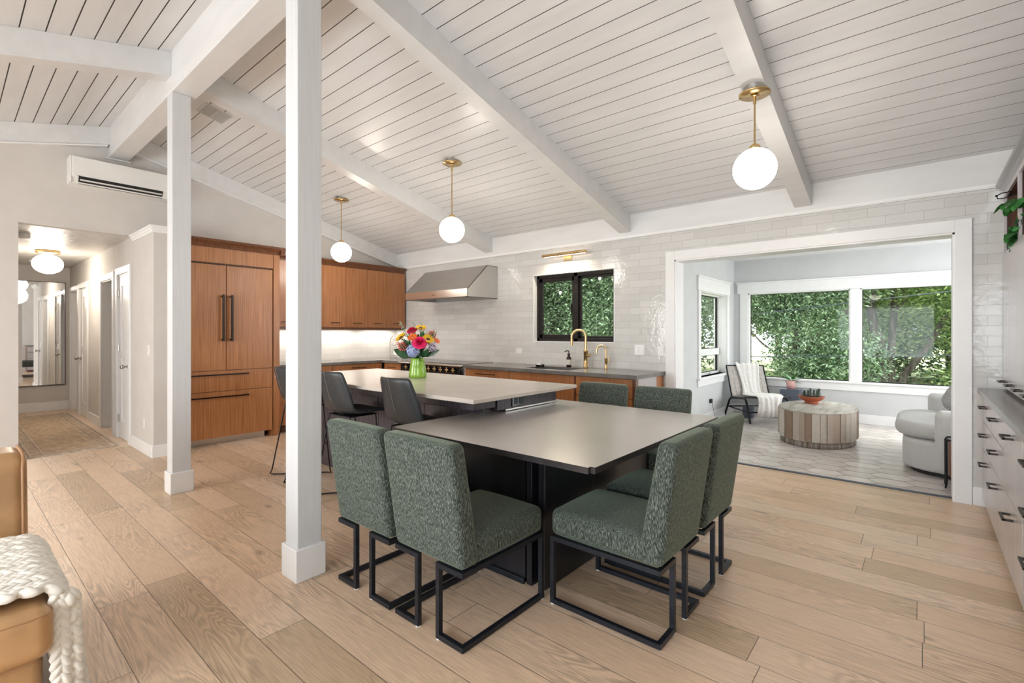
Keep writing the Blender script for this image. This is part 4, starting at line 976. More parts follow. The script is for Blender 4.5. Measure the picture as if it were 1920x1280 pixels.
def hutch_unit(y1, y0, label):
    t = thing('hutch_cabinet', label, 'cabinet', (.72, (y0+y1)/2, .914), 'tall built-in hutch cabinets')
    MB().box(HX+.021, XR-.001, y0, y1, .9145, 1.92).build('carcass', M['walnut_dark'], t)
    n = 2; w = (y1-y0)/2
    for i in range(2):
        a, b = y0+i*w, y0+(i+1)*w
        d = MB().rbox(HX, HX+.02, a+.0015, b-.0015, .935, 1.935, .0015).build('door', mw, t)
        sq_pull(MB(), HX, (a+b)/2, .985, .12).build('handle', M['handle'], d)
    # open shelf bay above
    MB().box(XR-.015, XR-.001, y0, y1, 1.92, 2.40).box(HX+.02, XR-.015, y0, y0+.018, 1.92, 2.38).box(HX+.02, XR-.015, y1-.018, y1, 1.92, 2.38).box(HX+.02, XR-.015, y0, y1, 2.38, 2.40).box(HX+.021, XR-.015, y0, y1, 1.9205, 1.93).build('open_bay', M['interior'], t)
    MB().rbox(HX+.004, HX+.02, y1-.03, y1, 1.936, 2.40, .001).rbox(HX+.004, HX+.02, y0, y0+.03, 1.936, 2.40, .001).rbox(HX+.004, HX+.02, y0+.03, y1-.03, 2.36, 2.40, .001).build('face_frame', mw, t)
hutch_unit(5.195, 4.475, 'tall taupe hutch against the tiled wall with an open bay holding a trailing plant')
hutch_unit(4.475, 3.755, 'tall taupe hutch second from the tiled wall at the right picture edge')
hutch_unit(3.755, 3.035, 'tall taupe hutch third from the tiled wall beyond the picture edge')
cp = [(HX+.02, 2.375), (.485, 2.375), (.478, 2.40), (.455, 2.425), (.428, 2.438), (.424, 2.456), (HX+.02, 2.456)]
tag(MB().prism([(a, b) for a, b in cp], 'y', 3.03, YT-.035).box(HX+.02, XR-.001, 3.03, YT-.035, 2.401, 2.456).build('crown_molding', M['crown_wood']), 'dark wood crown molding along the top of the hutch cabinets', 'molding')
# trailing plant in the open bay, iron bracket
def leaf(mb, base, tip, w, fold=.25, n=6, up=Vector((0, 0, 1)), droop=.0, mi=0, heart=False):
    base, tip = Vector(base), Vector(tip); d = tip-base; L = d.length; d = d.normalized(); s = d.cross(up)
    if s.length < .01: s = d.cross(Vector((1, 0, 0)))
    s.normalize(); nrm = s.cross(d); rows = []
    for i in range(n+1):
        t = i/n; ww = w*(math.sin(PI*min(1, t**(.6 if heart else .8)))**.8 if 0 < t < 1 else .02); c = base+d*L*t-Vector((0, 0, 1))*droop*L*t*t
        rows.append([c-s*ww+nrm*ww*fold, c, c+s*ww+nrm*ww*fold])
    mb.grid(rows, mi)
random.seed(11)
t = thing('trailing_plant', 'green trailing plant spilling from the open bay of the hutch', 'plant', (.60, 4.55, 1.93))
MB().lathe([(0, 0), (.06, 0), (.075, .12), (.07, .125), (.06, .11), (0, .11)], (.62, 4.52, 1.9305), 24).build('pot', M['pinkpot'], t)
mb = MB(); vn = MB()
for v in range(9):
    x, y, z = .60+random.uniform(-.03, .03), 4.52+random.uniform(-.05, .05), 2.05; path = [(x, y, z)]
    ty = 4.38+v*.055; 
    for k in range(7):
        x -= random.uniform(.012, .03) if x > .40 else 0; y += (ty-y)*.3; z += (.07 if k < 2 else -.045)+random.uniform(-.01, .01)+(.03 if v % 3 == 0 else 0); path.append((x, y, z))
        a = random.uniform(0, 6.28); p = Vector(path[-1]); tip = p+Vector((-.03+.03*math.cos(a), .055*math.sin(a), random.uniform(-.07, .02)))
        leaf(mb, p, tip, .026, heart=True)
        leaf(mb, p, p+Vector((-.02, -.05*math.sin(a), -.05)), .024, heart=True)
    vn.tube(path, .0022, 5)
mb.build('leaves', M['leaf'], t); vn.build('vine', M['leaf_dark'], t)
tag(MB().tube([(HX+.012, 4.86, 2.335), (.43, 4.86, 2.33), (.405, 4.86, 2.315), (.41, 4.86, 2.295), (.44, 4.85, 2.29), (.50, 4.80, 2.30)], .004, 8).ball((.405, 4.86, 2.315), .008).build('iron_hook', M['black_metal']), 'black iron hook sticking out of the open hutch bay', 'hook')

# ============================================================ SUNROOM FURNITURE
# oval coffee table of reclaimed slabs
cx, cy, ra, rb = -1.0, 7.09, .415, .60
t = thing('coffee_table', 'oval drum coffee table clad in vertical weathered wood slabs', 'table', (cx, cy, 0))
random.seed(5); mb = MB(); n = 38; ang = [2*PI*i/n+random.uniform(-.025, .025) for i in range(n)]
for i in range(n):
    a, b = ang[i]+.004, ang[(i+1) % n]+(2*PI if i == n-1 else 0)-.004; o = random.uniform(-.006, .008)
    pts = [((ra+o)*math.cos(a), (rb+o)*math.sin(a)), ((ra+o)*math.cos(b), (rb+o)*math.sin(b)), ((ra-.03)*math.cos(b), (rb-.03)*math.sin(b)), ((ra-.03)*math.cos(a), (rb-.03)*math.sin(a))]
    mb.prism([(cx+p[0], cy+p[1]) for p in pts], 'z', .075, .405)
mb.build('slab_side', M['slab'], t)
MB().lathe([(0, 0), (.955, 0), (.955, .085), (0, .085)], (cx, cy, .0), 60, sx=ra, sy=rb).build('plinth', M['driftwood'], t)
mb = MB().lathe([(0, .402), (.98, .402), (1.0, .405), (1.0, .42), (.985, .424), (0, .424)], (cx, cy, 0), 60, sx=ra, sy=rb); mb.build('top', wood('pale_wood_top', (.34, .30, .25), (.55, .52, .47), .55, .1, 'y', 20), t)
# bowl of succulents
bx_, by_ = -1.10, 7.33
t = thing('succulent_bowl', 'terracotta bowl of grey-green succulents on the oval coffee table', 'planter', (bx_, by_, .425))
MB().lathe([(0, 0), (.075, 0), (.08, .012), (.072, .02), (.12, .05), (.15, .085), (.153, .095), (.145, .095), (.11, .06), (.0, .055)], (bx_, by_, .4245), 36).build('bowl', M['terra'], t)
MB().lathe([(0, .088), (.142, .085)], (bx_, by_, .4245), 30).build('soil', M['soil'], t)
random.seed(9)
for i, (dx, dy, h, k) in enumerate(((-.08, .0, .07, 0), (-.03, -.05, .08, 0), (-.02, .06, .09, 0), (.03, -.01, .085, 0), (.08, .03, .10, 1), (.07, -.05, .09, 1), (-.09, .07, .06, 0))):
    mb = MB(); c = Vector((bx_+dx, by_+dy, .51))
    for q in range(26):
        a = q*2.4; z = h*q/26; r = .038*(1-.5*q/26)
        leaf(mb, c+Vector((0, 0, z)), c+Vector((math.cos(a)*r, math.sin(a)*r, z+.02)), .007 if k else .009, .5, 3)
    mb.cyl(c-Vector((0, 0, .01)), c+Vector((0, 0, h)), .004, 6)
    mb.build('succulent', M['leaf_dark'] if k else M['succulent'], t)
# slate side table with pink potted plant
t = thing('side_table', 'small slate grey tapered side table behind the coffee table', 'table', (-1.56, 8.58, 0))
mb = MB(); a, b = .13, .155
mb.add([(-1.56-b, 8.58-b, 0), (-1.56+b, 8.58-b, 0), (-1.56+b, 8.58+b, 0), (-1.56-b, 8.58+b, 0), (-1.56-a, 8.58-a, .455), (-1.56+a, 8.58-a, .455), (-1.56+a, 8.58+a, .455), (-1.56-a, 8.58+a, .455)],
       [(0, 3, 2, 1), (4, 5, 6, 7), (0, 1, 5, 4), (1, 2, 6, 5), (2, 3, 7, 6), (3, 0, 4, 7)])
mb.build('body', M['slate'], t); MB().rbox(-1.56-a-.005, -1.56+a+.005, 8.58-a-.005, 8.58+a+.005, .4555, .47, .004).build('top', M['slate'], t)
px_, py_ = -1.56, 8.57
t = thing('potted_plant', 'pink pot with a small leafy plant on the slate side table', 'plant', (px_, py_, .47))
MB().lathe([(0, 0), (.055, 0), (.072, .125), (.066, .127), (.06, .11), (0, .11)], (px_, py_, .4705), 28).build('pot', M['pinkpot'], t)
mb = MB(); random.seed(2)
for i in range(34):
    a = random.uniform(0, 6.28); r = random.uniform(.02, .11); z = random.uniform(0, .09)
    p = Vector((px_+.4*r*math.cos(a), py_+.4*r*math.sin(a), .585+z*.5)); leaf(mb, p, p+Vector((r*math.cos(a), r*math.sin(a), z-.03)), .022, heart=True)
mb.build('leaves', M['leaf'], t)
# low woven-strap lounge chair, local faces +y
t = thing('lounge_chair', 'low lounge chair with woven taupe straps on a black frame', 'chair', (0, 0, 0))
w = .29
def tubeb(path, r=.014): return MB().tube(path, r, 10)
for s in (-1, 1):
    x = s*(w+.02)
    tubeb([(x, .42, .012), (x, .29, .33), (x, .24, .36), (x, -.20, .315), (x, -.26, .27), (x, -.42, .012)], .015).build('side_frame', M['black_metal'], t)
tubeb([(-w-.02, .355, .17), (w+.02, .355, .17)], .011).build('stretcher', M['black_metal'], t)
tubeb([(-w-.02, -.325, .165), (w+.02, -.325, .165)], .011).build('stretcher', M['black_metal'], t)
for s in (-1, 1): tubeb([(s*(w+.02), .353, .172), (s*(w+.02), -.323, .167)], .010).build('side_rail', M['black_metal'], t)
def weave(name, p0, du, dv, nu, nv):
    # p0 corner, du across, dv along
    mb = MB(); p0, du, dv = Vector(p0), Vector(du), Vector(dv); nrm = du.cross(dv).normalized(); eu, ev = du/nu, dv/nv
    for i in range(nu):
        for j in range(nv):
            up = (i+j) % 2; g = .07; a = p0+eu*i+ev*j
            for lay in (0, 1):
                h = nrm*(.003 if (lay == up) else -.001)
                if lay: q = [a+ev*g, a+ev*g+eu, a+ev*(1-g)+eu, a+ev*(1-g)]
                else: q = [a+eu*g, a+eu*(1-g), a+eu*(1-g)+ev, a+eu*g+ev]
                mb.add([v+h for v in q]+[v+h-nrm*.0018 for v in q], [(0, 1, 2, 3), (7, 6, 5, 4), (0, 4, 5, 1), (1, 5, 6, 2), (2, 6, 7, 3), (3, 7, 4, 0)])
    o = mb.build(name, M['strap'], t); return o
weave('woven_seat', (-w, -.20, .335), (2*w, 0, 0), (0, .56, .055), 8, 8)
weave('woven_back', (-w, -.20, .335), (2*w, 0, 0), (0, -.20, .47), 8, 7)
for s in (-1, 1): tubeb([(s*(w+.008), .37, .388), (s*(w+.008), -.20, .330), (s*(w+.008), -.40, .81)], .011).build('seat_rail', M['black_metal'], t)
tubeb([(-w-.008, -.40, .81), (w+.008, -.40, .81)], .010).build('top_rail', M['black_metal'], t)
tubeb([(-w-.008, .37, .388), (w+.008, .37, .388)], .010).build('front_rail', M['black_metal'], t)
LC = Vector((-1.94, 8.13, .003)); LR = math.radians(-139.7)
t.location = LC; t.rotation_euler = (0, 0, LR)
# throw draped over the lounge chair
Rm = Matrix.Rotation(LR, 4, 'Z'); rows = []
prof = [(-.455, .62), (-.44, .74), (-.415, .83), (-.39, .835), (-.36, .77), (-.32, .66), (-.27, .54), (-.215, .42), (-.17, .375), (-.08, .372), (.05, .385), (.18, .398), (.30, .408), (.385, .412), (.42, .39), (.435, .32), (.44, .22), (.445, .12)]
for i, (y, z) in enumerate(prof):
    row = []; tt = i/len(prof)
    for j in range(25):
        s = j/24; ww = .15+.05*tt+.03*math.sin(i*.7); cx0_ = -.05+.10*tt
        fold = .011*math.sin(s*28+tt*3)+.008*math.sin(s*13+i*.35)
        x = cx0_+(s-.5)*2*ww+.01*math.sin(i*.9+s*5)
        nzv = Vector((0, .5, .8)) if 3 < i < 9 else Vector((0, 0, 1)) if i < 13 else Vector((0, 1, 0))
        p = Vector((x, y, z))+nzv*(fold+.016); row.append(Rm @ p + LC)
    rows.append(row)
tag(MB().sheet(rows, .008).build('throw_blanket', M['throw']), 'cream speckled throw draped over the woven lounge chair', 'blanket')
tag(MB().rbox(-2.17, -2.03, 8.20, 8.34, .001, .17, .01).build('power_box', M['slate']), 'small dark box on the floor under the lounge chair', 'box')
t = thing('floor_cord', 'grey power cord looping from the wall outlet to the lounge chair', 'cord', (-2.4, 7.7, 0))
MB().tube([(-2.43, 7.55, .30), (-2.40, 7.55, .15), (-2.36, 7.50, .01), (-2.25, 7.6, .006), (-2.2, 7.75, .006), (-2.1, 7.68, .006), (-1.98, 7.95, .006), (-2.06, 8.19, .006)], .004, 6).build('cable', M['slate'], t)
MB().rbox(-2.459, -2.425, 7.52, 7.58, .28, .34, .004).build('plug', M['rubber'], t)
# grey sofa
def rrect(x0, x1, y0, y1, r, n=8, corners=(1, 1, 1, 1)):
    P_ = []
    for (cx_, cy_, a0), on in zip(((x1-r, y1-r, 0), (x0+r, y1-r, PI/2), (x0+r, y0+r, PI), (x1-r, y0+r, 3*PI/2)), corners):
        if on: P_ += [(cx_+r*math.cos(a0+PI/2*i/n), cy_+r*math.sin(a0+PI/2*i/n)) for i in range(n+1)]
        else: P_.append((x1 if a0 in (0, 3*PI/2) else x0, y1 if a0 < PI else y0))
    return P_
def pillowed(mb, poly, z0, z1, r=.04, crown=0.0, n=5):
    c = (sum(p[0] for p in poly)/len(poly), sum(p[1] for p in poly)/len(poly)); rings = []
    def inset(d):
        out = []
        for i, p in enumerate(poly):
            a = Vector(poly[i-1]); b = Vector(poly[(i+1) % len(poly)]); tdir = (b-a).normalized(); nn = Vector((-tdir.y, tdir.x)); q = Vector(p)+nn*d; out.append((q.x, q.y))
        return out
    for i in range(n+1): a = PI/2*i/n; rings.append((r*(1-math.sin(a)), z0+r*(1-math.cos(a))))
    for i in range(n+1): a = PI/2*i/n; rings.append((r*(1-math.cos(a)), z1-r*(1-math.sin(a))))
    vs = []; m = len(poly)
    for d, z in rings: vs += [(q[0], q[1], z) for q in inset(d)]
    fs = [(i*m+k, i*m+(k+1) % m, (i+1)*m+(k+1) % m, (i+1)*m+k) for i in range(len(rings)-1) for k in range(m)]
    mb.add(vs, fs, 0, True)
    base = inset(r); K = 6; vs = []
    for j in range(K+1):
        s = 1-j/K; vs += [(c[0]+(q[0]-c[0])*s, c[1]+(q[1]-c[1])*s, z1+crown*(1-s**2.5)) for q in base]
    mb.add(vs, [(j*m+k, j*m+(k+1) % m, (j+1)*m+(k+1) % m, (j+1)*m+k) for j in range(K) for k in range(m)], 0, True)
    mb.add([(q[0], q[1], z0) for q in base], [tuple(range(m-1, -1, -1))]); return mb
t = thing('sofa', 'pale grey rounded sofa at the right side of the sunroom', 'sofa', (.5, 6.65, 0))
pillowed(MB(), rrect(-.15, 1.08, 5.92, 7.42, .32, corners=(0, 1, 1, 0)), .045, .315, .03).build('base', M['sofa'], t)
MB().prism(rrect(-.09, 1.02, 5.98, 7.36, .30, corners=(0, 1, 1, 0)), 'z', .0, .046).build('plinth', M['rubber'], t)
pillowed(MB(), rrect(-.215, .86, 6.045, 7.28, .34, corners=(0, 1, 1, 0)), .318, .475, .072, .03).build('seat_cushion', M['sofa'], t)
MB().cushion(.09, 1.10, 5.86, 6.04, .05, .625, .06, (0, .0, .0), 6).build('arm', M['sofa'], t)
MB().cushion(.05, 1.10, 7.29, 7.48, .05, .655, .07, (0, .0, .0), 6).build('arm', M['sofa'], t)
MB().cushion(.84, 1.12, 5.9, 7.46, .05, .80, .08, (0, 0, 0), 6).build('back', M['sofa'], t)
Rp = Matrix.Rotation(math.radians(28), 3, 'Y')
def pw(c, R): return lambda p: tuple(R @ (Vector(p)) + Vector(c))
mb = MB().cushion(-.06, .06, -.23, .23, -.22, .22, .05, (.05, .0, .0), 8, warp=pw((.33, 6.98, .72), Matrix.Rotation(math.radians(38), 3, 'Y')))
tag(mb.build('throw_pillow', M['pillow']), 'grey tweed pillow leaning on the pale sofa', 'pillow')
mb = MB().cushion(-.06, .06, -.22, .22, -.20, .20, .05, (.05, .0, .0), 8, warp=pw((.52, 6.45, .70), Matrix.Rotation(math.radians(34), 3, 'Y')))
tag(mb.build('throw_pillow', M['sofa']), 'cream pillow tucked beside the near arm of the sofa', 'pillow')
# leather drum table in front of the sofa arm
t = thing('accent_table', 'small brown leather table on thin black legs beside the sunroom casing', 'table', (.33, 5.62, 0))
MB().rbox(.175, .50, 5.50, 5.76, .12, .395, .012).build('leather_body', M['brown_leather'], t)
for x, y in ((.155, 5.60), (.53, 5.50), (.155, 5.78), (.53, 5.78)): MB().tube([(x, y, .0), (x+.006, y, .05), (x+.004, y, .40)], [.006, .009, .009], 10).build('leg', M['black_metal'], t)
MB().tube([(.16, 5.60, .40), (.155, 5.60, .412), (.17, 5.60, .418), (.51, 5.50, .418), (.53, 5.50, .40)], .008, 8).tube([(.159, 5.78, .40), (.17, 5.78, .418), (.52, 5.78, .418), (.534, 5.78, .40)], .008, 8).tube([(.17, 5.60, .405), (.17, 5.78, .405)], .006, 8).build('handle_loop', M['black_metal'], t)
# tall potted plant behind the sofa
t = thing('tall_plant', 'tall dark-leaved plant peeking past the right edge of the sunroom opening', 'plant', (1.55, 8.2, 0))
MB().lathe([(0, 0), (.16, 0), (.20, .38), (.185, .38), (.17, .34), (0, .34)], (1.55, 8.2, .001), 28).build('pot', M['slate'], t)
mb = MB(); stn = MB()
for tx, ty, tz, wd in ((.36, 7.85, 1.95, .04), (.30, 7.9, 1.60, .05), (.33, 8.0, 1.38, .07), (.28, 7.9, 1.02, .07), (.25, 7.7, .86, .02), (1.0, 7.6, 1.9, .08), (1.9, 8.3, 2.0, .08), (1.6, 7.7, 1.7, .08), (1.9, 7.8, 1.4, .08), (1.2, 8.4, 2.1, .08)):
    b = Vector((1.55, 8.2, .36)); e = Vector((tx, ty, tz)); mid = b.lerp(e, .45)+Vector((0, 0, .35)); q = b.lerp(e, .72)+Vector((0, 0, .18))
    stn.tube([b, b.lerp(mid, .5)+Vector((0, 0, .05)), mid, q], .008, 6); leaf(mb, q, e, wd, .15, 8, droop=.08)
mb.build('leaves', M['leaf_dark'], t); stn.build('stems', M['leaf_dark'], t)
# sunroom ceiling fixtures
t = thing('skylight_tube', 'round tubular skylight glowing in the sunroom ceiling', 'skylight', (-.93, 8.15, SZ))
MB().lathe([(.22, 0), (.27, 0), (.27, -.012), (.22, -.018), (.215, -.004)], (-.93, 8.12, SZ), 40).build('ring', M['trim'], t)
MB().disc((-.93, 8.12, SZ-.006), .218, 40, up=False).build('diffuser', M['ledday'], t)
for x, y, n in ((.11, 8.05, 'recessed ceiling light at the right of the sunroom skylight'), (-1.75, 7.9, 'recessed ceiling light at the left of the sunroom skylight')):
    t = thing('recessed_light', n, 'ceiling light', (x, y, SZ))
    MB().lathe([(.055, 0), (.08, 0), (.08, -.005), (.055, -.007)], (x, y, SZ), 30).build('trim_ring', M['trim'], t)
    MB().disc((x, y, SZ-.003), .056, 30, up=False).build('lens', M['ledspot'], t)

# ============================================================ LEATHER SOFA WITH CHUNKY BLANKET (lower left)
t = thing('leather_sofa', 'tan leather sofa cut off by the lower left picture edge', 'sofa', (-2.8, -.6, 0))
MB().rbox(-3.22, -2.27, -1.7, .225, .06, .255, .03, 4).build('base', M['tan_leather'], t)
MB().cushion(-3.02, -2.205, -.62, .245, .258, .432, .045, (.006, .006, .018), 10).build('seat_cushion', M['tan_leather'], t)
MB().cushion(-3.02, -2.205, -1.66, -.635, .258, .432, .045, (.006, .006, .018), 10).build('seat_cushion', M['tan_leather'], t)
def bkw(p):
    k = (p.z-.06)/.78; return (p.x-.10*k, p.y-.012*k*0, p.z)
MB().cushion(-3.26, -3.0, -1.7, .255, .06, .80, .055, (.0, .0, .01), 10, warp=bkw).build('backrest', M['tan_leather'], t)
MB().tube([(-2.995-.10*((z-.06)/.78), .236, z) for z in (.10, .3, .5, .66, .73)]+[(-3.105, .240, .785), (-3.13, .236, .800), (-3.30, .232, .803)], .006, 8).build('piping', M['piping'], t)
MB().tube([(-2.208, y, .405) for y in (-.6, -.3, 0, .19)]+[(-2.215, .225, .405), (-2.245, .242, .405), (-2.6, .246, .405), (-2.98, .246, .405)], .003, 8).build('cushion_seam', M['piping'], t)
for x in (-3.15, -2.33):
    for y in (-1.6, .16): MB().cyl((x, y, 0), (x, y, .062), .022, 14).build('leg', M['walnut_dark'], t)
# chunky knit: rows of chain stitches over the seat and down its end
random.seed(21)
path = [(-.50, .468)]; y = -.50
while y < .20: y += .01; path.append((y, .468+.006*math.sin(y*14)))
for k in range(1, 9): a = PI/2*k/8; path.append((.205+.085*math.sin(a), .385+.085*math.cos(a)))
z = .385
while z > .03: z -= .01; path.append((.29+.05*((.385-z)/.385), z))
S_ = [0]
for i in range(1, len(path)): S_.append(S_[-1]+math.dist(path[i], path[i-1]))
def at(s):
    for i in range(1, len(path)):
        if S_[i] >= s: break
    f = (s-S_[i-1])/(S_[i]-S_[i-1]+1e-9); f = min(1, max(0, f)); a, b = path[i-1], path[i]
    p = (a[0]+(b[0]-a[0])*f, a[1]+(b[1]-a[1])*f); d = (b[0]-a[0], b[1]-a[1]); l = math.hypot(*d) or 1
    return p, (d[0]/l, d[1]/l)
mb = MB(); step = .042; cw = .062; s = .0; r_ = 0
while s < S_[-1]-.01:
    (py0, pz0), (dy, dz) = at(s); nrm = Vector((0, -dz, dy)) if True else None
    if nrm.z < -.1: nrm = -nrm
    nrm = Vector((0, -dz, dy)); nrm = nrm if (nrm.z > .2 or nrm.y > 0) else -nrm
    tv = Vector((0, dy, dz)); drop = max(0, s-.75)
    xl = -2.93+drop*.35; xr = -2.285-drop*.10
    n_ = max(4, int((xr-xl)/cw))
    for c in range(n_):
        x = xl+(c+.5)*(xr-xl)/n_+.006*math.sin(s*30+c*2)
        for sd in (-1, 1):
            dirv = (tv*1.0+Vector((sd*.62, 0, 0))).normalized(); side = dirv.cross(nrm).normalized(); R_ = Matrix((dirv, side, nrm)).transposed()
            o = Vector((x+sd*.0155, py0, pz0))+nrm*(.004+random.uniform(-.002, .003))
            mb.ball(o, (.036, .0145, .0135), n=8, m=6, rot=R_)
    s += step*.62; r_ += 1
# folded edge hanging over the front corner
for col_, yy in enumerate((.262, .294)):
    z = .43 - .01*col_; k = 0
    while z > .03:
        for sd in (-1, 1):
            dirv = Vector((0, sd*.55, -1)).normalized(); nx = Vector((1, 0, .0)); side = dirv.cross(nx).normalized(); R_ = Matrix((dirv, side, nx)).transposed()
            mb.ball((-2.268+.03*math.sin(z*9)*.3-.012*col_+random.uniform(-.003, .003), yy+sd*.011+.02*(.43-z), z), (.033, .0145, .0145), n=8, m=6, rot=R_)
        z -= .031; k += 1
# selvage braid
for xe in (-2.275,):
    s = 0
    while s < S_[-1]-.02:
        (py0, pz0), (dy, dz) = at(s); tv = Vector((0, dy, dz)); nrm = Vector((0, -dz, dy)); nrm = nrm if (nrm.z > .2 or nrm.y > 0) else -nrm; drop = max(0, s-.75); k = 1 if int(s/.03) % 2 else -1
        dirv = (tv+Vector((k*.5, 0, 0))).normalized(); side = dirv.cross(nrm).normalized(); R_ = Matrix((dirv, side, nrm)).transposed()
        mb.ball(Vector((xe-drop*.10+k*.008, py0, pz0))+nrm*.004, (.034, .016, .016), n=8, m=6, rot=R_); s += .03
tag(mb.build('knit_blanket', M['knit']), 'cream chunky knit blanket draped over the leather sofa seat', 'blanket')

# ============================================================ VASE OF FLOWERS
Cam = Vector((0, 0, CAM_H)); thv = math.atan(907/1070); Fv = Vector((-math.sin(thv), math.cos(thv), 0)); Rv = Vector((math.cos(thv), math.sin(thv), 0))
VC = Vector((-3.69, 2.955, .9145))
t = thing('flower_vase', 'lime green ribbed vase holding the bouquet on the island', 'vase', VC)
gm, gnt, gb = newmat('lime_green_glass'); setp(gb, rough=.12, coat=.6); noisecol(gnt, gb, (.20, .42, .03), (.34, .60, .07), 12, 3)
MB().lathe([(0, 0), (.076, 0), (.082, .006), (.084, .03), (.070, .11), (.062, .165), (.066, .185), (.060, .185), (.056, .16), (.0, .15)], VC, 48, ripple=.035, nr=12).build('body', gm, t)
MB().lathe([(.0, .166), (.055, .166)], VC, 24).build('foam', M['leaf_dark'], t)
fm = {}
for n, c in (('hot_pink', (.78, .015, .14)), ('crimson', (.58, .01, .06)), ('yellow', (.86, .52, .01)), ('orange', (.86, .17, .015)), ('pale_blue', (.42, .50, .78)), ('lilac', (.62, .52, .68)), ('coral', (.62, .16, .13)), ('white_petal', (.82, .78, .72)), ('brown_eye', (.05, .018, .008)), ('sage', (.32, .40, .30))):
    fm[n] = plain(n, c, .55, .30 if n in ('pale_blue', 'lilac', 'coral') else .14, 90)
def fpos(u, v, dk=0):
    # bouquet spread: offsets measured from the vase centre, in metres
    return VC+Rv*((u-779)/177)+Vector((0, 0, (709-v)/177+.02))+Fv*dk
top = VC+Vector((0, 0, .17))
def stem(t, p): MB().tube([top, top.lerp(p, .6)+Vector((0, 0, .01)), p], .0028, 6).build('stem', M['leaf_dark'], t)
def rose(u, v, dk, r, m, label):
    c = fpos(u, v, dk); t = thing('rose', label, 'flower', c, 'flowers in the green vase'); out = (c-top).normalized()-Fv*.55; out.normalize()
    ux = out.orthogonal().normalized(); uy = out.cross(ux); mb = MB()
    for layer, (n, rr, op, hh) in enumerate(((3, .28, .15, .75), (4, .46, .35, .72), (5, .66, .6, .62), (6, .86, .85, .48), (7, 1.05, 1.1, .30))):
        for i in range(n):
            a0 = 2*PI*(i+.37*layer)/n; half = PI/n*1.25; rows = []
            for q in range(5):
                s = q/4; row = []
                for w_ in range(5):
                    e = -1+w_/2; a = a0+half*e; rad = r*rr*(.35+.65*s**(.6))+r*.12*op*s**3; z = r*hh*(s)-r*.10*abs(e)**2*s - r*.25*op*s**4
                    row.append(c+ux*math.cos(a)*rad+uy*math.sin(a)*rad+out*(z-.2*r))
                rows.append(row)
            mb.grid(rows)
    mb.build('bloom', fm[m], t); stem(t, c)
def daisy(u, v, dk, r, m, label, n=26, eye='brown_eye', eyer=.33):
    c = fpos(u, v, dk); t = thing('sunflower' if eye == 'brown_eye' else 'gerbera', label, 'flower', c, 'flowers in the green vase'); out = (c-top).normalized()-Fv*.5; out.normalize()
    ux = out.orthogonal().normalized(); uy = out.cross(ux); mb = MB()
    for lay in (0, 1):
        for i in range(n):
            a = 2*PI*(i+.5*lay)/n; d = ux*math.cos(a)+uy*math.sin(a); leaf(mb, c+d*r*.25+out*.003*lay, c+d*r*(1-.1*lay)+out*(.12+.12*lay)*r, r*.17, .3, 4, up=out)
    mb.build('petals', fm[m], t); R_ = Matrix((ux, uy, out)).transposed(); MB().ball(c+out*.002, (r*eyer, r*eyer, r*.16), rot=R_, n=16, m=8).build('flower_eye', fm[eye], t); stem(t, c)
def cluster(name, u, v, dk, r, m, label, n, fr, four=True):
    c = fpos(u, v, dk); t = thing(name, label, 'flower', c, 'flowers in the green vase'); mb = MB(); random.seed(int(u))
    for i in range(n):
        z = 1-2*(i+.5)/n; a = i*2.39996; s = math.sqrt(1-z*z); d = Vector((s*math.cos(a), s*math.sin(a), z)); p = c+d*r*random.uniform(.80, 1.12)
        if four:
            x = d.orthogonal().normalized(); y = d.cross(x); b = random.uniform(0, 1.5)
            for q in range(4):
                e = x*math.cos(b+q*PI/2)+y*math.sin(b+q*PI/2); f2 = d.cross(e)*fr*.55
                mb.add([p, p+e*fr*.6+f2+d*.002, p+e*fr*1.1, p+e*fr*.6-f2+d*.002], [(0, 1, 2, 3)], 0, True)
        else: mb.ball(p, fr, n=8, m=5)
    mb.build('florets', fm[m], t); MB().ball(c, r*.8, n=12, m=8).build('core', M['leaf_dark'], t); stem(t, c)
rose(786, 652, -.11, .062, 'hot_pink', 'large hot pink rose at the front of the bouquet')
rose(769, 632, -.01, .045, 'crimson', 'crimson rose at the top left of the bouquet')
daisy(784, 629, .01, .056, 'yellow', 'yellow sunflower at the very top of the bouquet')
daisy(798, 648, -.05, .062, 'yellow', 'yellow sunflower right of the pink rose')
daisy(751, 645, -.01, .060, 'yellow', 'yellow sunflower at the left side of the bouquet')
daisy(773, 645, -.07, .052, 'orange', 'orange gerbera above the pink rose', 22, 'coral', .25)
daisy(811, 651, .0, .038, 'orange', 'small orange bloom at the right edge of the bouquet', 18, 'coral', .25)
cluster('hydrangea', 774, 667, -.09, .058, 'pale_blue', 'pale blue hydrangea low at the front of the bouquet', 190, .013)
cluster('berry_cluster', 755, 660, -.04, .038, 'coral', 'coral berry cluster at the lower left of the bouquet', 40, .008, False)
cluster('berry_cluster', 803, 640, .02, .036, 'coral', 'coral berry cluster at the upper right of the bouquet', 36, .007, False)
cluster('aster', 805, 662, -.03, .040, 'lilac', 'lilac aster at the lower right of the bouquet', 70, .009)
cluster('aster', 791, 638, .01, .036, 'white_petal', 'white filler bloom near the top of the bouquet', 60, .009)
cluster('hydrangea', 782, 655, .09, .050, 'pale_blue', 'pale blue hydrangea hidden at the back of the bouquet', 110, .012)
random.seed(4)
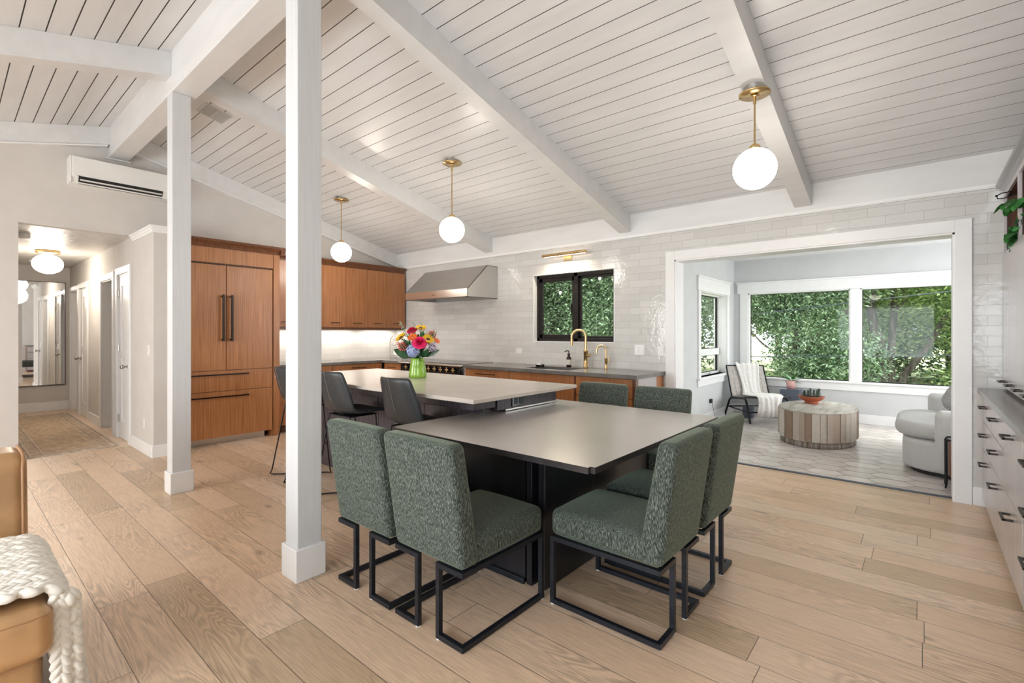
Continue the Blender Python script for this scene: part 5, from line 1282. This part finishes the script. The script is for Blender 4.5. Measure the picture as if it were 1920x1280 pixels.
for u, v, dk, w_, ln, lb in ((747, 668, -.04, .045, .11, 'broad dark green leaf at the left of the bouquet'), (760, 652, -.03, .030, .08, 'dark leaf between sunflower and orange bloom'), (812, 668, -.03, .022, .09, 'pointed green leaf at the right of the bouquet'), (787, 680, -.10, .024, .07, 'green leaf hanging over the vase rim'), (764, 672, -.06, .028, .08, 'mid green leaf left of the blue hydrangea'), (798, 668, -.08, .026, .08, 'green leaf under the yellow right sunflower')):
    e = fpos(u, v, dk); b = top.lerp(e, .35); mb = MB(); leaf(mb, b, e+(e-b).normalized()*ln*.4, w_, .15, 8, up=-Fv); mb.tube([top, b], .002, 5); tag(mb.build('bouquet_leaf', M['leaf_dark']), lb, 'leaf', 'leaves in the bouquet')
for u, v, dk, n, lb in ((748, 618, .0, 7, 'wispy sprig rising at the upper left of the bouquet'), (771, 619, .03, 6, 'grey sprig rising above the crimson rose'), (784, 618, .05, 6, 'grey sprig behind the top sunflower'), (806, 631, .02, 7, 'grey sprig leaning right from the bouquet'), (812, 635, -.03, 7, 'outermost grey sprig leaning right, just below its twin')):
    e = fpos(u, v, dk); mb = MB(); mb.tube([top, top.lerp(e, .5)+Vector((0, 0, .015)), e], .0016, 5)
    for q in range(n*2):
        p = top.lerp(e, .55+.45*q/(n*2)); a = q*2.1; mb.ball(p+Vector((math.cos(a)*.012, math.sin(a)*.012, .006)), (.005, .005, .009), n=6, m=4)
    tag(mb.build('sprig', fm['sage']), lb, 'sprig', 'sprigs in the bouquet')

random.seed(8)
t = thing('bouquet_greenery', 'mass of small green filler leaves between the bouquet flowers', 'greenery', top)
mb = MB()
for i in range(150):
    u = random.gauss(780, 15); v = random.uniform(636, 676); e = fpos(min(808, max(752, u)), v, random.uniform(-.07, .09)); d = (e-top).normalized()
    leaf(mb, e-d*.03, e+d*.02+Vector((random.uniform(-.02, .02), random.uniform(-.02, .02), 0)), .011, .2, 4)
mb.build('leaves', M['leaf'], t)
mb = MB()
for i in range(14):
    a = i*2.4; mb.tube([top, top+Vector((math.cos(a)*.03, math.sin(a)*.03, .05)), top+Vector((math.cos(a)*.08, math.sin(a)*.08, .12))], .0016, 5)
mb.build('stems', M['leaf_dark'], t)

# ============================================================ OUTSIDE
GZ = -.40
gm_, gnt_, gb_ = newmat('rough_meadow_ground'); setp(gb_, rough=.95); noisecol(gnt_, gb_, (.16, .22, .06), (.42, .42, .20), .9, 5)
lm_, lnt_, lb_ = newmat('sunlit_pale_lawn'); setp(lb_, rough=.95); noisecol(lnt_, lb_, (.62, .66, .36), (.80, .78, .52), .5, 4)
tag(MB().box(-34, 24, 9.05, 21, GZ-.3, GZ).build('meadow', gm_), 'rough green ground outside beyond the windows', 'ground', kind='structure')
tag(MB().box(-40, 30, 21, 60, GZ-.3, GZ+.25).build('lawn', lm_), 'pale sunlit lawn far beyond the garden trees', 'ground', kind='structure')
tag(MB().box(-34, -2.75, 5.45, 9.05, GZ-.3, GZ).build('meadow', gm_), 'ground strip beside the house outside the kitchen window', 'ground', kind='structure')
rg = random.Random(42)
def foliage(blobs, n, size, aspect, mat, parent, name='foliage', droop=.5, holes=(), per=9, shell=.55):
    vs = []; fs = []; tot = sum(b[1][0]*b[1][1]*b[1][2] for b in blobs) ; g = rg
    for c, r in blobs:
        k = int(n*(r[0]*r[1]*r[2])/tot/per)
        for _ in range(k):
            while True:
                d = (g.gauss(0, 1), g.gauss(0, 1), g.gauss(0, 1)); l = math.sqrt(d[0]**2+d[1]**2+d[2]**2)
                if l > 1e-3: break
            rr = g.uniform(shell, 1.05)/l; p = (c[0]+d[0]*rr*r[0], c[1]+d[1]*rr*r[1], c[2]+d[2]*rr*r[2])
            if p[2] < GZ+.02 or any(h[0] < p[0] < h[1] and h[2] < p[2] < h[3] for h in holes): continue
            az = g.uniform(0, 2*PI)
            for q in range(per):
                a = az+g.gauss(0, .9); dx, dy, dz = math.cos(a), math.sin(a), -droop+g.gauss(0, .35); L = size*g.uniform(.6, 1.25); nl = math.sqrt(1+dz*dz); dx /= nl; dy /= nl; dz /= nl
                s = size*1.3; b = (p[0]+g.gauss(0, s), p[1]+g.gauss(0, s), p[2]+g.gauss(0, s*.7)); wv = (-dy, dx, g.gauss(0, .5)); W_ = L*aspect
                o = len(vs); mx_, my_, mz_ = b[0]+dx*L*.45, b[1]+dy*L*.45, b[2]+dz*L*.45+L*.06
                vs += [b, (mx_+wv[0]*W_, my_+wv[1]*W_, mz_+wv[2]*W_), (b[0]+dx*L, b[1]+dy*L, b[2]+dz*L), (mx_-wv[0]*W_, my_-wv[1]*W_, mz_-wv[2]*W_)]
                fs.append((o, o+1, o+2)); fs.append((o, o+2, o+3))
    L0 = org(parent); me = bpy.data.meshes.new(name); me.from_pydata([(v[0]-L0[0], v[1]-L0[1], v[2]-L0[2]) for v in vs], [], fs); me.materials.append(mat)
    o = bpy.data.objects.new(name, me); COL.objects.link(o); o.parent = parent; return o
def trunk(parent, path, r0, r1):
    n = len(path); P_ = [Vector(path[0])]
    for i in range(1, n):
        a, b = Vector(path[i-1]), Vector(path[i])
        for k in (1, 2, 3): P_.append(a.lerp(b, k/3)+Vector((rg.uniform(-1, 1), rg.uniform(-1, 1), 0))*r0*.18*(k < 3))
    m = len(P_); MB().tube(P_, [r0+(r1-r0)*i/(m-1) for i in range(m)], 9).build('trunk', M['trunk'], parent)
def tree(name, label, loc, trunks, blobs, n, size, aspect, mat, grp='trees outside the windows', **k):
    t = thing(name, label, 'tree', loc, grp)
    for p, r0, r1 in trunks: trunk(t, p, r0, r1)
    foliage(blobs, n, size, aspect, mat, t, **k); return t
tree('leafy_tree', 'dense green tree with drooping narrow leaves filling the left half of the big window', (-2.3, 13, GZ),
     [([(-2.2, 13.2, GZ), (-2.3, 13.2, 1.2), (-2.7, 13.1, 2.6), (-2.6, 13.2, 4.4)], .10, .03), ([(-2.2, 13.2, .6), (-1.6, 13.0, 1.8), (-1.3, 13.2, 3.2)], .06, .02), ([(-2.3, 13.2, .5), (-2.9, 12.6, 1.1), (-3.3, 12.4, 1.6)], .03, .012)],
     [((-2.1, 13.0, 1.3), (1.0, 1.0, 1.2)), ((-1.3, 12.7, .6), (.75, .8, .9)), ((-2.2, 12.7, .35), (.6, .7, .6)), ((-3.2, 13.3, 2.2), (1.3, 1.1, .8)), ((-2.0, 13.0, 3.1), (1.6, 1.3, 1.3)), ((-3.5, 13.2, 3.6), (1.4, 1.2, 1.2)), ((-3.6, 13, .2), (.45, .5, .45))],
     64000, .105, .20, M['foliage_a'], droop=.6, holes=((-3.6, -2.62, .35, 1.25),))
tree('leafy_tree', 'bright green tree between the two panes of the big window', (-1.0, 19, GZ),
     [([(-1.6, 19, GZ), (-1.4, 19, 2.5), (-1.6, 19, 5)], .10, .04)],
     [((-1.3, 19, 2.6), (1.6, 1.2, 1.8)), ((.4, 19.5, 3.4), (1.8, 1.2, 1.7)), ((-.6, 19.2, 5.2), (2.6, 1.4, 1.5))], 24000, .15, .26, M['foliage_b'], droop=.3)
by = 16.0
tree('spreading_tree', 'many-trunked spreading tree in the right half of the big window', (-.75, by, GZ),
     [([(-.95, by, GZ), (-1.15, by, .8), (-1.55, by, 2.0), (-2.2, by, 3.4)], .15, .08), ([(-.75, by, GZ), (-.85, by, .9), (-1.05, by, 1.9), (-1.0, by, 4.5)], .14, .10), ([(-.60, by, GZ), (-.62, by, .8), (-.56, by, 2.2), (-.4, by, 4.5)], .11, .05),
      ([(-.50, by, GZ), (-.35, by, .3), (.05, by, .9), (.5, by, 1.9)], .11, .05), ([(-1.25, by+.3, GZ), (-1.6, by+.3, .5), (-2.3, by+.3, 1.1)], .14, .06), ([(-1.15, by+.2, GZ), (-1.3, by+.2, .3), (-1.75, by+.2, .75)], .13, .06),
      ([(-1.3, by, 1.5), (-1.7, by, 2.3), (-1.9, by, 3.2)], .05, .03), ([(-.57, by, 1.9), (-.2, by, 2.3), (.4, by, 2.6)], .04, .02), ([(-1.05, by, 2.2), (-1.5, by, 2.6), (-2.1, by, 2.7)], .035, .02), ([(.6, by+1, GZ), (.5, by+1, 1.2), (.9, by+1, 2.6)], .09, .05)],
     [((-1.5, by-.6, 3.4), (1.9, 1.2, .9)), ((.5, by-.4, 2.9), (1.4, 1.1, 1.1)), ((.9, by+.4, 1.4), (.9, .9, .9)), ((-1.9, by+.9, 1.6), (.9, .6, 1.1)), ((-.2, by+1.0, 1.6), (.9, .5, .9)), ((-.3, by, 4.9), (2.8, 1.5, 1.2)), ((.9, by-.5, .2), (.8, .6, .55))],
     52000, .12, .26, M['foliage_b'], droop=.25)
tree('leafy_tree', 'dense deep green tree filling the left pane of the black kitchen window', (-7.9, 10.6, GZ),
     [([(-7.9, 10.9, GZ), (-7.8, 10.9, 1.8), (-7.9, 10.9, 4)], .10, .05)],
     [((-7.9, 10.6, 1.4), (1.1, .9, 1.4)), ((-8.6, 10.8, 2.9), (1.3, 1.0, 1.4)), ((-7.3, 10.7, 3.4), (1.2, .9, 1.2))], 48000, .10, .24, M['foliage_c'], droop=.45)
tree('leafy_tree', 'loose green tree in the right pane of the black kitchen window', (-6.1, 10.9, GZ),
     [([(-6.0, 11.2, GZ), (-6.1, 11.2, 2), (-5.8, 11.2, 4)], .09, .04)],
     [((-6.2, 10.8, 1.2), (1.0, .9, 1.3)), ((-5.6, 11.2, 2.5), (1.1, .8, .9)), ((-6.7, 10.9, 2.6), (.9, .8, 1.0)), ((-6.0, 11, 4.1), (1.4, 1.0, .9))], 44000, .10, .24, M['foliage_a'], droop=.45)
tree('leafy_tree', 'green tree seen through the narrow side window of the sunroom', (-6.2, 14.5, GZ),
     [([(-6.2, 14.5, GZ), (-6.1, 14.5, 2), (-6.3, 14.5, 4.5)], .11, .05)],
     [((-6.3, 14.5, 2.2), (1.2, 1.0, 1.8)), ((-5.3, 14.3, 1.1), (.8, .8, 1.0)), ((-5.6, 14.6, 3.8), (1.4, 1.1, 1.1))], 12000, .17, .2, M['foliage_a'], droop=.45)
for i, (x, y, h, lb) in enumerate(((-13.5, 24, 7.5, 'distant round tree far left beyond the kitchen window'), (-9.5, 26, 8, 'distant tree behind the kitchen window trees'), (-5.5, 27, 8.5, 'distant tree beyond the lawn behind the left pane'), (-1.8, 27, 9, 'distant tree behind the many-trunked tree'), (2.2, 24, 8, 'distant tree at the right behind the big window'), (-17.5, 20, 7, 'distant tree farthest to the left outside'))):
    tree('distant_tree', lb, (x, y, GZ), [([(x, y, GZ), (x+.1, y, h*.4), (x-.2, y, h*.8)], .16, .07)],
         [((x, y, h*.45), (2.1, 1.4, h*.30)), ((x+1.0, y, h*.7), (1.7, 1.3, h*.24)), ((x-1.1, y, h*.66), (1.7, 1.3, h*.24))], 9000, .30, .30, (M['foliage_c'], M['foliage_a'], M['foliage_b'])[i % 3], 'distant trees', droop=.3)
for i, (x, y, r, lb) in enumerate(((-2.4, 20.5, 'foliage_c', 'dark hedge mass behind the left pane of the big window'), (-.4, 20.8, 'foliage_a', 'green hedge mass behind the leaning trunks'), (2.4, 20.4, 'foliage_b', 'bright hedge mass behind the right end of the big window'), (-10.2, 15.5, 'foliage_c', 'dark hedge mass behind the kitchen window trees'), (-13.2, 15.8, 'foliage_c', 'dark hedge mass farthest left outside the kitchen window'), (-7.6, 15.4, 'foliage_a', 'green hedge mass at the right behind the kitchen window trees'))):
    t = thing('hedge', lb, 'hedge', (x, y, GZ), 'hedges outside'); foliage([((x, y, 1.3), (1.7, .8, 1.8)), ((x+.3, y, 3.1), (1.7, .8, 1.5))], 13000, .16, .3, M[r], t, droop=.2, shell=.3)
    MB().tube([(x, y, GZ), (x, y, 2.2)], .05, 6).build('stem', M['trunk'], t)
# low shrubs and tall grass in front of the trees
for x, y, r, lb in ((1.3, 14.2, .7, 'low green shrub at the lower right outside the big window'), (-3.9, 14.8, .55, 'small dark shrub by the pale lawn outside the big window'), (-1.9, 14.6, .55, 'low shrub at the foot of the leaning trunks')):
    t = thing('garden_shrub', lb, 'shrub', (x, y, GZ), 'shrubs outside'); foliage([((x, y, GZ+r*.7), (r, r, r*.8))], 4200, .12, .22, M['foliage_b'], t, droop=.1)
    MB().tube([(x, y, GZ), (x, y, GZ+r*.8)], .02, 6).build('stem', M['trunk'], t)
vs = []; fs = []
for _ in range(9000):
    x = rg.uniform(-4.5, 3.0); y = rg.uniform(12.6, 15.6); h = rg.uniform(.2, .62)*(1.0 if x > -2 else .45); a = rg.uniform(0, 6.28); l = rg.uniform(0, .18); w_ = .007; o = len(vs)
    vs += [(x-w_*math.sin(a), y+w_*math.cos(a), GZ), (x+w_*math.sin(a), y-w_*math.cos(a), GZ), (x+l*math.cos(a)*.5, y+l*math.sin(a)*.5, GZ+h*.6), (x+l*math.cos(a), y+l*math.sin(a), GZ+h)]
    fs += [(o, o+1, o+2), (o, o+2, o+3)]
me = bpy.data.meshes.new('tall_grass'); me.from_pydata(vs, [], fs); me.materials.append(M['grassblade'])
tag(bpy.data.objects.new('tall_grass', me), 'tall dry grass growing in front of the trees outside the big window', 'grass', kind='stuff'); COL.objects.link(bpy.data.objects['tall_grass'])
# wires and bulbs
for z0, z1, y, lb in ((1.78, 2.28, 11.5, 'upper utility wire crossing the right pane of the big window'), (.86, 1.04, 11.5, 'lower thin wire crossing the big window')):
    tag(MB().tube([(-6, y, z0-.35+.0), (-3, y, z0-.05), (-.5, y, (z0+z1)/2-.04), (2.5, y, z1)], .008, 6).build('wire', M['slate']), lb, 'wire')
t = thing('string_lights', 'string of clear bulbs hanging outside the kitchen window', 'string lights', (-5.4, 7.4, 2.2))
pp0 = [(-6.6+.2*i, 7.4+.02*i, 2.18+.012*(i-5)**2*.55-.03*math.sin(i*1.2)) for i in range(13)]
pp = [(-7.9, 5.405, 2.72), (-7.3, 6.4, 2.5)]+pp0+[(-3.9, 6.5, 2.55), (-3.5, 5.405, 2.7)]
MB().tube(pp, .006, 6).build('cable', M['black_metal'], t)
for i in range(1, 13, 2):
    p = Vector(pp0[i]); MB().cyl(p, p-Vector((0, 0, .05)), .012, 8).build('socket', M['black_metal'], t); MB().ball(p-Vector((0, 0, .085)), (.026, .026, .038), n=12, m=8).build('bulb', M['white_plastic'], t)
